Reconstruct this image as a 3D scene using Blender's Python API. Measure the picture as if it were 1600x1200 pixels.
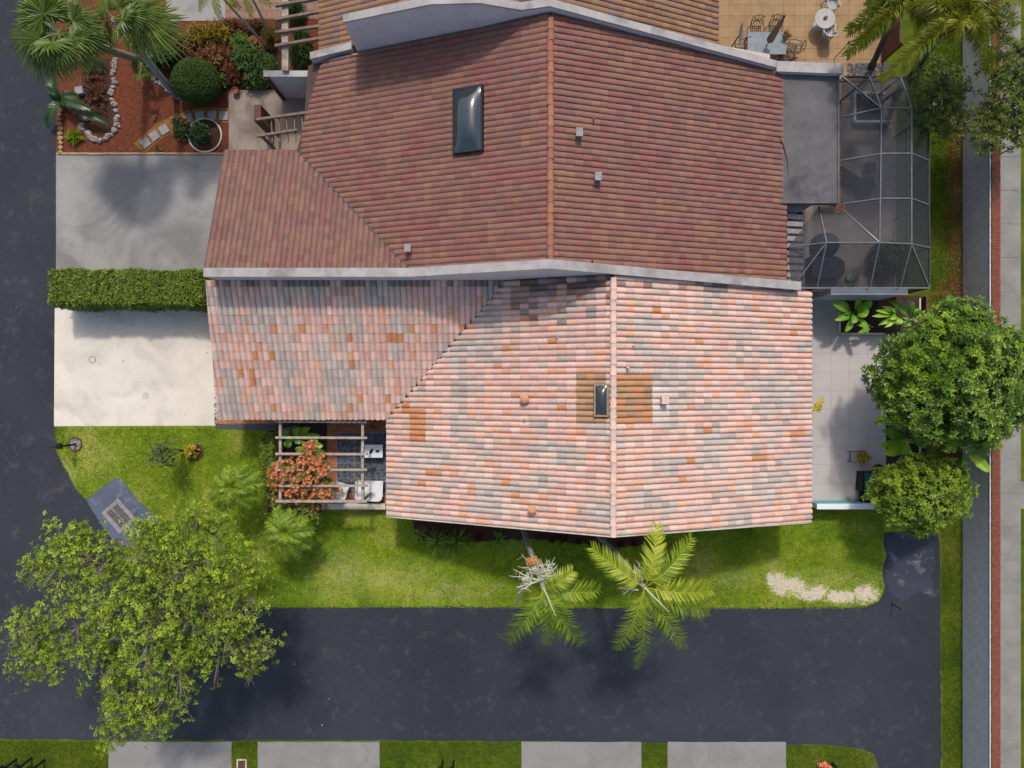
import bpy, math, random
import numpy as np
from mathutils import Vector, Matrix

for o in list(bpy.data.objects):
    bpy.data.objects.remove(o)
scene = bpy.context.scene
COL = scene.collection
R = math.radians
random.seed(7)
rng = np.random.default_rng(7)

# ------------------------------------------------------------------ camera, sky, sun, exposure
H, F = 33.0, 1110.0            # camera height (m), focal length in photo pixels (1600 wide)
cam = bpy.data.cameras.new('camera'); camo = bpy.data.objects.new('camera', cam); COL.objects.link(camo)
camo.location = (0, 0, H); camo.rotation_euler = (0, 0, 0)
cam.sensor_width = 36; cam.lens = F / 1600 * 36; cam.clip_end = 500
scene.camera = camo
SUN_EL, SUN_AZ = 55.0, 0.0     # sun stands towards +Y (top of the photo)
w = bpy.data.worlds.new('World'); scene.world = w; w.use_nodes = True
nt = w.node_tree
sky = nt.nodes.new('ShaderNodeTexSky'); sky.sky_type = 'NISHITA'; sky.sun_disc = False
sky.sun_elevation = R(SUN_EL); sky.sun_rotation = R(SUN_AZ); sky.dust_density = 3.0; sky.air_density = 1.0; sky.ozone_density = 1.0
bg = nt.nodes['Background']; bg.inputs['Strength'].default_value = 0.15
nt.links.new(sky.outputs[0], bg.inputs['Color'])
sl = bpy.data.lights.new('sun', 'SUN'); sl.energy = 2.0; sl.angle = R(4.0); sl.color = (1.0, 0.955, 0.89)
so = bpy.data.objects.new('sun', sl); COL.objects.link(so); so.location = (0, 20, 40)
so.rotation_euler = (R(-(90 - SUN_EL)), 0, R(-2))
scene.view_settings.view_transform = 'Standard'
scene.view_settings.look = 'None'
scene.view_settings.gamma = 1.0
scene.view_settings.exposure = 0.56
scene.view_settings.use_curve_mapping = False
scene.render.engine = 'CYCLES'

# ------------------------------------------------------------------ helpers
def P(px, py, z=0.0):
    """point at height z that the photo shows at pixel px, py (survey of the photo)"""
    k = (H - z) / F
    return Vector(((px - 800) * k, (600 - py) * k, z))
G = 33.0 / 1110.0              # metres per photo pixel on the ground
ORG = {}

def s2l(c):
    c = c / 255.0
    return c / 12.92 if c <= 0.04045 else ((c + 0.055) / 1.055) ** 2.4
def S(r, g, b, k=0.68):
    """albedo of a surface that reads r, g, b in full light"""
    return (s2l(r) * k, s2l(g) * k, s2l(b) * k, 1.0)

def tag(o, label=None, cat=None, group=None, kind=None):
    if label: o['label'] = label
    if cat: o['category'] = cat
    if group: o['group'] = group
    if kind: o['kind'] = kind
    return o
def thing(name, loc, label, cat, group=None):
    o = bpy.data.objects.new(name, None); COL.objects.link(o)
    o.location = loc; o.empty_display_size = 0.2
    ORG[o] = Vector(loc)
    return tag(o, label, cat, group)

def link_mesh(name, me, parent=None, loc=None):
    o = bpy.data.objects.new(name, me); COL.objects.link(o)
    if parent is not None:
        o.parent = parent
        ORG[o] = ORG[parent]
    else:
        o.location = loc
        ORG[o] = Vector(loc)
    return o

class MB:
    """collects faces; build() links them as one mesh object"""
    def __init__(s):
        s.V = []; s.F = []; s.C = []; s.n = 0
    def add(s, V, Fs, c=None):
        V = np.asarray(V, dtype=float).reshape(-1, 3)
        s.V.append(V)
        for f in Fs:
            f = np.asarray(f, dtype=np.int64)
            if f.size: s.F.append(f + s.n)
        if c is None: c = 0.5
        c = np.asarray(c, dtype=float)
        if c.ndim == 0: c = np.full((len(V), 4), float(c))
        elif c.ndim == 1 and len(c) == len(V) and len(c) not in (3, 4): c = np.repeat(c[:, None], 4, 1)
        elif c.ndim == 1: c = np.tile(np.append(c[:3], 1.0), (len(V), 1))
        c = c.copy(); c[:, 3] = 1
        s.C.append(c); s.n += len(V)
        return s
    def poly(s, pts, c=None):
        return s.add([tuple(p) for p in pts], [np.array([list(range(len(pts)))])], c)
    def box(s, c, size, rz=0.0, M=None, col=None):
        x, y, z = [v / 2 for v in size]
        v = np.array([(-x,-y,-z),(x,-y,-z),(x,y,-z),(-x,y,-z),(-x,-y,z),(x,-y,z),(x,y,z),(-x,y,z)])
        if M is not None: v = v @ np.array(M.to_3x3()).T
        elif rz:
            ca, sa = math.cos(rz), math.sin(rz)
            v = np.stack([v[:,0]*ca - v[:,1]*sa, v[:,0]*sa + v[:,1]*ca, v[:,2]], 1)
        v = v + np.array(c)
        return s.add(v, [np.array([(0,3,2,1),(4,5,6,7),(0,1,5,4),(1,2,6,5),(2,3,7,6),(3,0,4,7)])], col)
    def beam(s, a, b, wd, ht, col=None):
        """rectangular bar from a to b"""
        a = Vector(a); b = Vector(b); d = (b - a); L = d.length; d.normalize()
        up = Vector((0, 0, 1)) if abs(d.z) < 0.95 else Vector((0, 1, 0))
        sd = d.cross(up).normalized(); up = sd.cross(d)
        M = Matrix((d, sd, up)).transposed()
        return s.box((a + b) / 2, (L, wd, ht), M=M, col=col)
    def prism(s, pts, z0, z1, col=None):
        n = len(pts)
        area = sum(pts[i][0]*pts[(i+1)%n][1] - pts[(i+1)%n][0]*pts[i][1] for i in range(n))
        if area < 0: pts = list(pts)[::-1]
        zf0 = z0 if callable(z0) else (lambda x, y: z0)
        zf1 = z1 if callable(z1) else (lambda x, y: z1)
        v = [(p[0], p[1], zf0(p[0], p[1])) for p in pts] + [(p[0], p[1], zf1(p[0], p[1])) for p in pts]
        fs = [np.array([list(range(n))[::-1]]), np.array([list(range(n, 2*n))])]
        fs.append(np.array([(i, (i+1) % n, n+(i+1) % n, n+i) for i in range(n)]))
        return s.add(v, fs, col)
    def tube(s, pts, rad, n=6, col=None, cap=True):
        pts = [Vector(p) for p in pts]; m = len(pts)
        if not hasattr(rad, '__len__'): rad = [rad] * m
        vs = []; prev = None
        for i, p in enumerate(pts):
            d = (pts[min(i+1, m-1)] - pts[max(i-1, 0)])
            if d.length < 1e-9: d = Vector((0, 0, 1))
            d.normalize()
            ref = prev if prev is not None else (Vector((1, 0, 0)) if abs(d.x) < 0.9 else Vector((0, 1, 0)))
            a = (ref - d * ref.dot(d)).normalized(); b = d.cross(a); prev = a
            for k in range(n):
                t = 2 * math.pi * k / n
                vs.append(p + (a * math.cos(t) + b * math.sin(t)) * rad[i])
        q = [(i*n+k, i*n+(k+1) % n, (i+1)*n+(k+1) % n, (i+1)*n+k) for i in range(m-1) for k in range(n)]
        fs = [np.array(q)]
        if cap:
            fs.append(np.array([list(range(n))[::-1]])); fs.append(np.array([list(range((m-1)*n, m*n))]))
        return s.add([tuple(v) for v in vs], fs, col)
    def lathe(s, c, prof, n=16, col=None, sx=1, sy=1):
        """profile of (r, z) turned about the vertical through c"""
        vs = []; m = len(prof)
        for r, z in prof:
            for k in range(n):
                t = 2*math.pi*k/n
                vs.append((c[0] + r*sx*math.cos(t), c[1] + r*sy*math.sin(t), c[2] + z))
        q = [(i*n+k, i*n+(k+1) % n, (i+1)*n+(k+1) % n, (i+1)*n+k) for i in range(m-1) for k in range(n)]
        return s.add(vs, [np.array(q), np.array([list(range(n))[::-1]]), np.array([list(range((m-1)*n, m*n))])], col)
    def blob(s, c, r, seg=10, rings=6, jit=0.0, col=None, zmin=-1.0):
        prof = []
        for i in range(rings + 1):
            a = -math.pi/2 + math.pi * i / rings
            prof.append((max(math.cos(a), 0.02), max(math.sin(a), zmin)))
        vs = []
        for pr, pz in prof:
            for k in range(seg):
                t = 2*math.pi*k/seg; j = 1 + random.uniform(-jit, jit)
                vs.append((c[0] + r[0]*pr*math.cos(t)*j, c[1] + r[1]*pr*math.sin(t)*j, c[2] + r[2]*pz*j))
        m = len(prof)
        q = [(i*seg+k, i*seg+(k+1) % seg, (i+1)*seg+(k+1) % seg, (i+1)*seg+k) for i in range(m-1) for k in range(seg)]
        return s.add(vs, [np.array(q), np.array([list(range(seg))[::-1]]), np.array([list(range((m-1)*seg, m*seg))])], col)
    def mesh(s, name, material, org=(0, 0, 0), smooth=False):
        V = np.concatenate(s.V) - np.array(org); C = np.concatenate(s.C)
        me = bpy.data.meshes.new(name)
        nl = sum(f.size for f in s.F); nf = sum(len(f) for f in s.F)
        me.vertices.add(len(V)); me.vertices.foreach_set('co', V.astype(np.float32).ravel())
        me.loops.add(nl); me.polygons.add(nf)
        me.loops.foreach_set('vertex_index', np.concatenate([f.ravel() for f in s.F]).astype(np.int32))
        tot = np.concatenate([np.full(len(f), f.shape[1]) for f in s.F])
        me.polygons.foreach_set('loop_start', np.concatenate([[0], np.cumsum(tot)[:-1]]).astype(np.int32))
        me.polygons.foreach_set('use_smooth', np.full(nf, bool(smooth)))
        a = me.attributes.new('Col', 'FLOAT_COLOR', 'POINT'); a.data.foreach_set('color', C.astype(np.float32).ravel())
        me.materials.append(material)
        me.update(calc_edges=True); me.validate()
        return me
    def build(s, name, material, parent=None, loc=None, smooth=False):
        V = np.concatenate(s.V)
        if parent is not None: org = ORG[parent]
        elif loc is not None: org = Vector(loc)
        else:
            lo, hi = V.min(0), V.max(0); org = Vector(((lo[0]+hi[0])/2, (lo[1]+hi[1])/2, lo[2]))
        return link_mesh(name, s.mesh(name, material, org, smooth), parent, org)

# ------------------------------------------------------------------ materials
def new_mat(name):
    m = bpy.data.materials.new(name); m.use_nodes = True
    t = m.node_tree
    return m, t, t.nodes['Principled BSDF']
def N(t, kind, **kw):
    n = t.nodes.new(kind)
    for k, v in kw.items(): setattr(n, k, v)
    return n
def noise(t, vec, scale, detail=4, rough=0.6, dist=0.0):
    n = N(t, 'ShaderNodeTexNoise'); n.inputs['Scale'].default_value = scale
    n.inputs['Detail'].default_value = detail; n.inputs['Roughness'].default_value = rough; n.inputs['Distortion'].default_value = dist
    if vec is not None: t.links.new(vec, n.inputs['Vector'])
    return n.outputs['Fac']
def ramp(t, fac, stops):
    r = N(t, 'ShaderNodeValToRGB'); e = r.color_ramp.elements
    while len(e) < len(stops): e.new(0.5)
    for i, (p, c) in enumerate(stops):
        e[i].position = p; e[i].color = c if hasattr(c, '__len__') else (c, c, c, 1)
    t.links.new(fac, r.inputs['Fac'])
    return r.outputs['Color']
def mix(t, fac, a, b, mode='MIX'):
    n = N(t, 'ShaderNodeMix', data_type='RGBA', blend_type=mode)
    for sock, v in ((n.inputs[0], fac), (n.inputs[6], a), (n.inputs[7], b)):
        if hasattr(v, 'node'): t.links.new(v, sock)
        else: sock.default_value = v
    return n.outputs[2]
def math_(t, op, a, b=None, clamp=False):
    n = N(t, 'ShaderNodeMath', operation=op); n.use_clamp = clamp
    for i, v in enumerate((a, b)):
        if v is None: continue
        if hasattr(v, 'node'): t.links.new(v, n.inputs[i])
        else: n.inputs[i].default_value = v
    return n.outputs[0]
def bump(t, bsdf, height, strength, dist=0.02):
    b = N(t, 'ShaderNodeBump'); b.inputs['Strength'].default_value = strength; b.inputs['Distance'].default_value = dist
    t.links.new(height, b.inputs['Height']); t.links.new(b.outputs[0], bsdf.inputs['Normal'])
def world_pos(t):
    return N(t, 'ShaderNodeNewGeometry').outputs['Position']

def plain(name, c1, c2=None, scale=4.0, rough=0.75, spec=0.3, bmp=0.15, bscale=60.0, metal=0.0, lo=0.35, hi=0.65, c3=None):
    m, t, b = new_mat(name)
    pos = world_pos(t)
    if c2 is None: c2 = tuple(v * 0.82 for v in c1[:3]) + (1,)
    f = noise(t, pos, scale, 6)
    col = ramp(t, f, [(lo, c1), (hi, c2)])
    g = noise(t, pos, scale * 11, 3)
    col = mix(t, 0.35, col, ramp(t, g, [(0.3, 0.62), (0.7, 1.25)]), 'MULTIPLY')
    if c3: col = mix(t, ramp(t, noise(t, pos, scale * 0.33, 5, 0.65), [(0.52, 0), (0.66, 1)]), col, c3)
    t.links.new(col, b.inputs['Base Color'])
    b.inputs['Roughness'].default_value = rough; b.inputs['Specular IOR Level'].default_value = spec; b.inputs['Metallic'].default_value = metal
    if bmp: bump(t, b, noise(t, pos, bscale, 4), bmp, 0.01)
    return m

def leaf_mat(name, dark, mid, light, trans=0.28, rough=0.5, spec=0.35, stops=(0.0, 0.5, 1.0)):
    m, t, b = new_mat(name)
    at = N(t, 'ShaderNodeAttribute', attribute_name='Col')
    col = ramp(t, at.outputs['Fac'], [(stops[0], dark), (stops[1], mid), (stops[2], light)])
    t.links.new(col, b.inputs['Base Color']); b.inputs['Roughness'].default_value = rough; b.inputs['Specular IOR Level'].default_value = spec
    tr = N(t, 'ShaderNodeBsdfTranslucent'); t.links.new(mix(t, 1.0, col, (1.25, 1.3, 0.6, 1), 'MULTIPLY'), tr.inputs['Color'])
    mx = N(t, 'ShaderNodeMixShader'); mx.inputs[0].default_value = trans
    t.links.new(b.outputs[0], mx.inputs[1]); t.links.new(tr.outputs[0], mx.inputs[2])
    t.links.new(mx.outputs[0], t.nodes['Material Output'].inputs['Surface'])
    return m

def tile_mat(name, from_object, stain=0.55, gloss=0.35):
    m, t, b = new_mat(name)
    if from_object: src = N(t, 'ShaderNodeObjectInfo').outputs['Color']
    else: src = N(t, 'ShaderNodeAttribute', attribute_name='Col').outputs['Color']
    pos = world_pos(t)
    col = mix(t, 0.5, src, ramp(t, noise(t, pos, 9, 6, 0.7), [(0.3, 0.72), (0.7, 1.22)]), 'MULTIPLY')
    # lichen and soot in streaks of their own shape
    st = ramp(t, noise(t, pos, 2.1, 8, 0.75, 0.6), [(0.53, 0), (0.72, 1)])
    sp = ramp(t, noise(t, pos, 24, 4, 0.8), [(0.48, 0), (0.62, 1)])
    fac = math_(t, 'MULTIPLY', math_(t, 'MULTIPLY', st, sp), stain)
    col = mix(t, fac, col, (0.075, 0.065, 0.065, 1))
    t.links.new(col, b.inputs['Base Color']); b.inputs['Roughness'].default_value = 0.82; b.inputs['Specular IOR Level'].default_value = gloss
    bump(t, b, noise(t, pos, 70, 4), 0.25, 0.006)
    return m

def grass_nodes(t, pos, tint=1.0):
    f1 = noise(t, pos, 0.45, 5, 0.6, 0.4); f2 = noise(t, pos, 3.2, 6, 0.7); f3 = noise(t, pos, 26, 4, 0.7)
    k = tint
    a = tuple(v*k for v in (0.095, 0.165, 0.010)) + (1,); b_ = tuple(v*k for v in (0.175, 0.235, 0.014)) + (1,); c = tuple(v*k for v in (0.31, 0.29, 0.07)) + (1,)
    col = ramp(t, f1, [(0.32, a), (0.55, b_), (0.75, c)])
    col = mix(t, 0.55, col, ramp(t, f2, [(0.3, 0.52), (0.7, 1.45)]), 'MULTIPLY')
    col = mix(t, 0.75, col, ramp(t, f3, [(0.28, 0.45), (0.72, 1.5)]), 'MULTIPLY')
    return col, f3
BARE = [(P(1232,915), 0.95, 0.5, 1.0), (P(1268,925), 1.0, 0.42, 1.0), (P(1312,932), 0.85, 0.4, 1.0), (P(1352,928), 0.75, 0.55, 1.0), (P(1215,905), 0.6, .5, .9),
        (P(535,895), 1.7, 1.2, 0.55), (P(590,905), 1.6, 1.0, 0.5), (P(700,925), 2.2, 0.7, 0.48), (P(640,905), 1.6, 1.0, .42), (P(150,720), 1.4, 1.4, .34), (P(1140,902), 1.6, 0.6, 0.42), (P(560,880), .8, .6, .4),
        (P(520,925), 1.2, .5, .4), (P(112,738), 0.5, 0.8, 0.5), (P(120,675), 0.6, 0.3, 0.35), (P(1300,905), 2.0, .6, .45), (P(108,760), .3, .6, .5)]
def ground_mat(name, tint=1.0, bare=True):
    m, t, b = new_mat(name); pos = world_pos(t)
    col, f3 = grass_nodes(t, pos, tint)
    if bare:
        tot = None; dry = None
        warp = N(t, 'ShaderNodeVectorMath', operation='ADD')
        nz = N(t, 'ShaderNodeTexNoise'); nz.inputs['Scale'].default_value = 1.6; nz.inputs['Detail'].default_value = 6; nz.inputs['Roughness'].default_value = 0.7
        t.links.new(pos, nz.inputs['Vector'])
        sc = N(t, 'ShaderNodeVectorMath', operation='MULTIPLY_ADD'); t.links.new(nz.outputs['Color'], sc.inputs[0])
        sc.inputs[1].default_value = (2.4, 2.0, 0); sc.inputs[2].default_value = (-1.2, -1.0, 0)
        t.links.new(pos, warp.inputs[0]); t.links.new(sc.outputs[0], warp.inputs[1])
        for p, rx, ry, k in BARE:
            mp = N(t, 'ShaderNodeVectorMath', operation='SUBTRACT'); t.links.new(warp.outputs[0], mp.inputs[0]); mp.inputs[1].default_value = p
            dv = N(t, 'ShaderNodeVectorMath', operation='MULTIPLY'); t.links.new(mp.outputs[0], dv.inputs[0]); dv.inputs[1].default_value = (1/rx, 1/ry, 0)
            ln = N(t, 'ShaderNodeVectorMath', operation='LENGTH'); t.links.new(dv.outputs[0], ln.inputs[0])
            v = math_(t, 'MULTIPLY', math_(t, 'SUBTRACT', 1.25, ln.outputs['Value'], True), k)
            if k > .8: tot = v if tot is None else math_(t, 'MAXIMUM', tot, v)
            else: dry = v if dry is None else math_(t, 'MAXIMUM', dry, v)
        dc = ramp(t, noise(t, pos, 14, 5, 0.7), [(0.3, (0.20, 0.19, 0.05, 1)), (0.7, (0.44, 0.38, 0.17, 1))])
        col = mix(t, math_(t, 'MULTIPLY', dry, ramp(t, noise(t, pos, 2.4, 6, 0.7), [(0.3, 0.1), (0.65, 1.5)]), True), col, dc)
        thr = math_(t, 'ADD', math_(t, 'MULTIPLY', tot, 1.1), math_(t, 'MULTIPLY', math_(t, 'SUBTRACT', noise(t, pos, 9, 8, 0.8), 0.5), 3.6))
        sand = ramp(t, noise(t, pos, 30, 5, 0.7), [(0.3, S(178, 158, 128)), (0.7, S(242, 226, 204))])
        col = mix(t, ramp(t, thr, [(0.45, 0), (0.8, 1)]), col, sand)
    t.links.new(col, b.inputs['Base Color']); b.inputs['Roughness'].default_value = 0.95; b.inputs['Specular IOR Level'].default_value = 0.1
    bump(t, b, f3, 0.6, 0.04)
    return m

def asphalt_mat(name, c_dark, c_mid, c_light, wear=0.5, crack=0.5):
    m, t, b = new_mat(name); pos = world_pos(t)
    f1 = noise(t, pos, 0.16, 5, 0.55, 0.3); f2 = noise(t, pos, 1.4, 7, 0.7); f3 = noise(t, pos, 120, 3, 0.8)
    col = ramp(t, f1, [(0.3, c_dark), (0.6, c_mid), (0.8, tuple(v*1.35 for v in c_mid[:3]) + (1,))])
    col = mix(t, math_(t, 'MULTIPLY', ramp(t, f2, [(0.55, 0), (0.78, 1)]), wear), col, c_light)
    col = mix(t, math_(t, 'MULTIPLY', ramp(t, noise(t, pos, 0.55, 8, 0.72, 0.5), [(0.60, 0), (0.74, 1)]), wear*0.9), col, tuple(v*k for v, k in zip(c_light[:3], (0.85, 0.78, 0.68))) + (1,))
    col = mix(t, 0.55, col, ramp(t, f3, [(0.3, 0.55), (0.72, 1.5)]), 'MULTIPLY')
    # hairline cracks in patches
    wv = N(t, 'ShaderNodeVectorMath', operation='ADD'); nz = N(t, 'ShaderNodeTexNoise'); nz.inputs['Scale'].default_value = 1.1; nz.inputs['Detail'].default_value = 6
    t.links.new(pos, nz.inputs['Vector']); t.links.new(pos, wv.inputs[0])
    sc = N(t, 'ShaderNodeVectorMath', operation='SCALE'); t.links.new(nz.outputs['Color'], sc.inputs[0]); sc.inputs['Scale'].default_value = 1.6
    t.links.new(sc.outputs[0], wv.inputs[1])
    for scale, mlo, thick, amt in ((0.62, 0.50, 0.010, 0.8), (1.5, 0.57, 0.012, 0.7)):
        vo = N(t, 'ShaderNodeTexVoronoi', feature='DISTANCE_TO_EDGE'); vo.inputs['Scale'].default_value = scale
        t.links.new(wv.outputs[0], vo.inputs['Vector'])
        ln = ramp(t, vo.outputs['Distance'], [(0.0, 1), (thick * scale, 0)])
        mk = ramp(t, noise(t, pos, 0.3 + scale * 0.1, 4), [(mlo, 0), (mlo + 0.1, 1)])
        br = ramp(t, noise(t, pos, 5, 3), [(0.42, 0), (0.6, 1)])
        col = mix(t, math_(t, 'MULTIPLY', math_(t, 'MULTIPLY', math_(t, 'MULTIPLY', ln, mk), br), crack * amt), col, tuple(min(1, v*1.7) for v in c_light[:3]) + (1,))
    t.links.new(col, b.inputs['Base Color']); b.inputs['Roughness'].default_value = 0.85; b.inputs['Specular IOR Level'].default_value = 0.25
    bump(t, b, f3, 0.35, 0.008)
    return m

def concrete_mat(name, c1, c2, stain_c, stain=0.4, sscale=0.5, rough=0.85, slo=0.5, shi=0.7):
    m, t, b = new_mat(name); pos = world_pos(t)
    col = ramp(t, noise(t, pos, 0.9, 7, 0.6), [(0.33, c1), (0.68, c2)])
    col = mix(t, math_(t, 'MULTIPLY', ramp(t, noise(t, pos, sscale, 6, 0.62, 0.8), [(slo, 0), (shi, 1)]), stain), col, stain_c)
    col = mix(t, 0.3, col, ramp(t, noise(t, pos, 60, 4, 0.8), [(0.3, 0.7), (0.7, 1.2)]), 'MULTIPLY')
    sp = ramp(t, noise(t, pos, 7, 8, 0.85), [(0.68, 0), (0.76, 1)])
    col = mix(t, math_(t, 'MULTIPLY', sp, 0.3), col, tuple(v * 0.45 for v in stain_c[:3]) + (1,))
    t.links.new(col, b.inputs['Base Color']); b.inputs['Roughness'].default_value = rough; b.inputs['Specular IOR Level'].default_value = 0.25
    bump(t, b, noise(t, pos, 90, 3), 0.15, 0.005)
    return m

def paver_mat(name, c1, c2, mortar, bw, bh):
    m, t, b = new_mat(name); pos = world_pos(t)
    br = N(t, 'ShaderNodeTexBrick'); t.links.new(pos, br.inputs['Vector'])
    br.inputs['Scale'].default_value = 1.0; br.inputs['Brick Width'].default_value = bw; br.inputs['Row Height'].default_value = bh
    br.inputs['Mortar Size'].default_value = 0.012; br.inputs['Color1'].default_value = c1; br.inputs['Color2'].default_value = c2; br.inputs['Mortar'].default_value = mortar
    col = mix(t, 0.5, br.outputs['Color'], ramp(t, noise(t, pos, 6, 5), [(0.3, 0.65), (0.7, 1.3)]), 'MULTIPLY')
    t.links.new(col, b.inputs['Base Color']); b.inputs['Roughness'].default_value = 0.75
    bump(t, b, math_(t, 'SUBTRACT', 1.0, br.outputs['Fac']), 0.4, 0.01)
    return m

MAT = {}
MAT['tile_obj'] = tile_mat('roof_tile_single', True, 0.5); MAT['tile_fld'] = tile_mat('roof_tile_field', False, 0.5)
MAT['tile_n_obj'] = tile_mat('brown_tile_single', True, 0.2); MAT['tile_n_fld'] = tile_mat('brown_tile_field', False, 0.2)
MAT['ground'] = ground_mat('lawn_ground'); MAT['verge'] = ground_mat('verge_ground', 0.42, False)
MAT['asphalt'] = asphalt_mat('asphalt', S(43, 46, 53), S(53, 56, 63), S(100, 98, 97), 0.55, 0.6)
MAT['asphalt_worn'] = asphalt_mat('asphalt_worn', S(50, 54, 65), S(64, 68, 79), S(140, 138, 138), 0.95, 0.9)
MAT['asphalt_patch'] = asphalt_mat('asphalt_patch', S(80, 87, 104), S(98, 105, 122), S(165, 163, 164), 0.6, 0.4)
MAT['drive'] = concrete_mat('pale_driveway_concrete', S(232, 222, 204), S(219, 209, 191), S(190, 181, 168), 0.6, 0.55)
MAT['drive_n'] = concrete_mat('grey_driveway_concrete', S(162, 158, 151), S(150, 146, 140), S(120, 117, 114), 0.8, 0.22, slo=0.45, shi=0.6)
MAT['drive_s'] = concrete_mat('verge_driveway_concrete', S(152, 147, 141), S(140, 136, 131), S(116, 110, 104), 0.5, 0.5)
MAT['sidewalk'] = concrete_mat('pavement_concrete', S(152, 148, 138), S(132, 129, 122), S(112, 109, 102), 0.6, 0.8)
MAT['walk'] = concrete_mat('entry_walk_concrete', S(165, 148, 132), S(150, 134, 120), S(112, 97, 90), 0.7, 0.9)
MAT['paver'] = concrete_mat('patio_paver', S(200, 192, 187), S(191, 184, 180), S(176, 169, 167), 0.4, 0.6)
MAT['joint'] = plain('paver_joint', S(160, 153, 150), rough=0.95)
MAT['flat_roof'] = concrete_mat('flat_roof_membrane', S(112, 108, 107), S(92, 89, 90), S(58, 57, 63), 0.9, 0.55)
MAT['deck'] = concrete_mat('pool_deck', S(168, 154, 142), S(150, 138, 128), S(120, 108, 100), 0.5, 0.7)
MAT['tan_tile'] = concrete_mat('tan_floor_tile', S(172, 142, 104), S(156, 126, 88), S(136, 106, 70), 0.6, 1.2)
MAT['terracotta'] = paver_mat('terracotta_paver', S(205, 130, 72), S(176, 104, 56), S(128, 84, 56), 0.22, 0.11)
MAT['terra_tile'] = paver_mat('terracotta_entry_tile', S(150, 112, 92), S(134, 98, 80), S(96, 74, 64), 0.34, 0.34)
MAT['slate'] = plain('dark_slate', S(50, 62, 80), S(128, 124, 120), 9, 0.6, bmp=0.4, lo=0.42, hi=0.66, c3=S(84, 112, 138))
MAT['white_wall'] = plain('white_stucco', S(226, 226, 226), S(208, 208, 208), 1.5, 0.9, bmp=0.1)
MAT['cream_wall'] = plain('cream_stucco', S(226, 216, 196), S(200, 188, 168), 2.5, 0.9, bmp=0.15, c3=S(170, 156, 140))
MAT['coping'] = plain('grey_coping', S(186, 178, 172), S(164, 156, 152), 2.0, 0.9, bmp=0.15, c3=S(140, 134, 130))
MAT['wall_grey'] = plain('lavender_grey_stucco', S(226, 216, 216), S(212, 202, 204), 1.2, 0.92, bmp=0.12)
MAT['house_wall'] = plain('house_stucco', S(214, 196, 182), S(198, 180, 168), 1.5, 0.92)
MAT['teal'] = plain('teal_paint', S(120, 200, 205), S(90, 170, 180), 3, 0.6)
MAT['soffit'] = plain('roof_underlay', S(96, 76, 66), S(78, 62, 56), 3, 0.9)
MAT['flash'] = plain('valley_metal', S(62, 54, 52), S(98, 90, 86), 8, 0.5, metal=0.3)
MAT['flash_w'] = plain('pale_mortar', S(222, 206, 192), S(190, 172, 160), 8, 0.9)
MAT['mulch'] = plain('orange_mulch', S(126, 62, 36), S(88, 42, 26), 14, 0.95, bmp=0.8, bscale=45, c3=S(120, 70, 44))
MAT['mulch_d'] = plain('dark_mulch', S(84, 52, 38), S(48, 32, 26), 12, 0.95, bmp=0.8, bscale=45)
MAT['soil'] = plain('dark_soil', S(84, 64, 54), S(54, 42, 38), 10, 0.95, bmp=0.6)
MAT['gravel_d'] = plain('black_pebble', S(60, 62, 70), S(100, 104, 112), 30, 0.6, bmp=0.8, bscale=30)
MAT['dirt'] = plain('brown_leaf_litter', S(116, 82, 50), S(84, 78, 34), 3.5, 0.95, bmp=0.8, c3=S(72, 84, 24))
MAT['stone'] = plain('white_coral_stone', S(186, 176, 166), S(132, 122, 114), 9, 0.95, bmp=0.6, bscale=25)
MAT['edging'] = plain('tan_edging_stone', S(190, 158, 116), S(160, 128, 94), 6, 0.95, bmp=0.3)
MAT['step'] = plain('grey_stepping_stone', S(160, 156, 152), S(142, 138, 134), 5, 0.95, bmp=0.2)
MAT['path'] = plain('ochre_path_edge', S(160, 110, 54), S(128, 86, 42), 8, 0.95, bmp=0.5)
MAT['timber'] = plain('weathered_timber', S(190, 172, 152), S(150, 134, 120), 7, 0.9, bmp=0.35, bscale=30)
MAT['timber_d'] = plain('aged_timber', S(140, 120, 104), S(112, 94, 82), 7, 0.9, bmp=0.35, bscale=30)
MAT['brown_wood'] = plain('brown_gate_wood', S(112, 74, 56), S(88, 56, 44), 5, 0.8)
MAT['block'] = plain('grey_wall_block', S(218, 211, 204), S(202, 196, 190), 2.2, 0.95, bmp=0.3, bscale=50)
MAT['mortar'] = plain('grey_mortar', S(120, 117, 115), rough=0.95)
MAT['brick'] = plain('red_coping_brick', S(146, 86, 62), S(122, 68, 50), 7, 0.9, bmp=0.4, bscale=50)
MAT['alu'] = plain('pale_aluminium_frame', S(118, 119, 124), S(98, 99, 104), 5, 0.4, spec=0.5, bmp=0)
MAT['alu_d'] = plain('bronze_frame', S(66, 64, 66), S(50, 48, 52), 5, 0.5, bmp=0)
MAT['white_pl'] = plain('white_plastic', S(246, 246, 246), S(236, 236, 236), 5, 0.4, bmp=0, spec=0.4)
MAT['white_pd'] = plain('aged_white_plastic', S(178, 174, 168), S(160, 156, 150), 5, 0.5, bmp=0, spec=0.4)
MAT['black'] = plain('black_metal', S(34, 34, 38), S(26, 26, 30), 5, 0.5, bmp=0)
MAT['iron'] = plain('brown_cast_iron', S(60, 44, 38), S(44, 32, 28), 5, 0.55, bmp=0)
MAT['cover'] = plain('black_furniture_cover', S(46, 47, 54), S(34, 34, 40), 3, 0.7, bmp=0.4, bscale=8)
MAT['tan_cloth'] = plain('tan_canvas', S(140, 120, 98), S(120, 102, 84), 6, 0.95)
MAT['dish'] = plain('grey_dish', S(132, 142, 146), S(116, 124, 130), 4, 0.5, bmp=0)
MAT['pot'] = plain('terracotta_pot', S(160, 92, 64), S(130, 74, 54), 6, 0.85)
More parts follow.
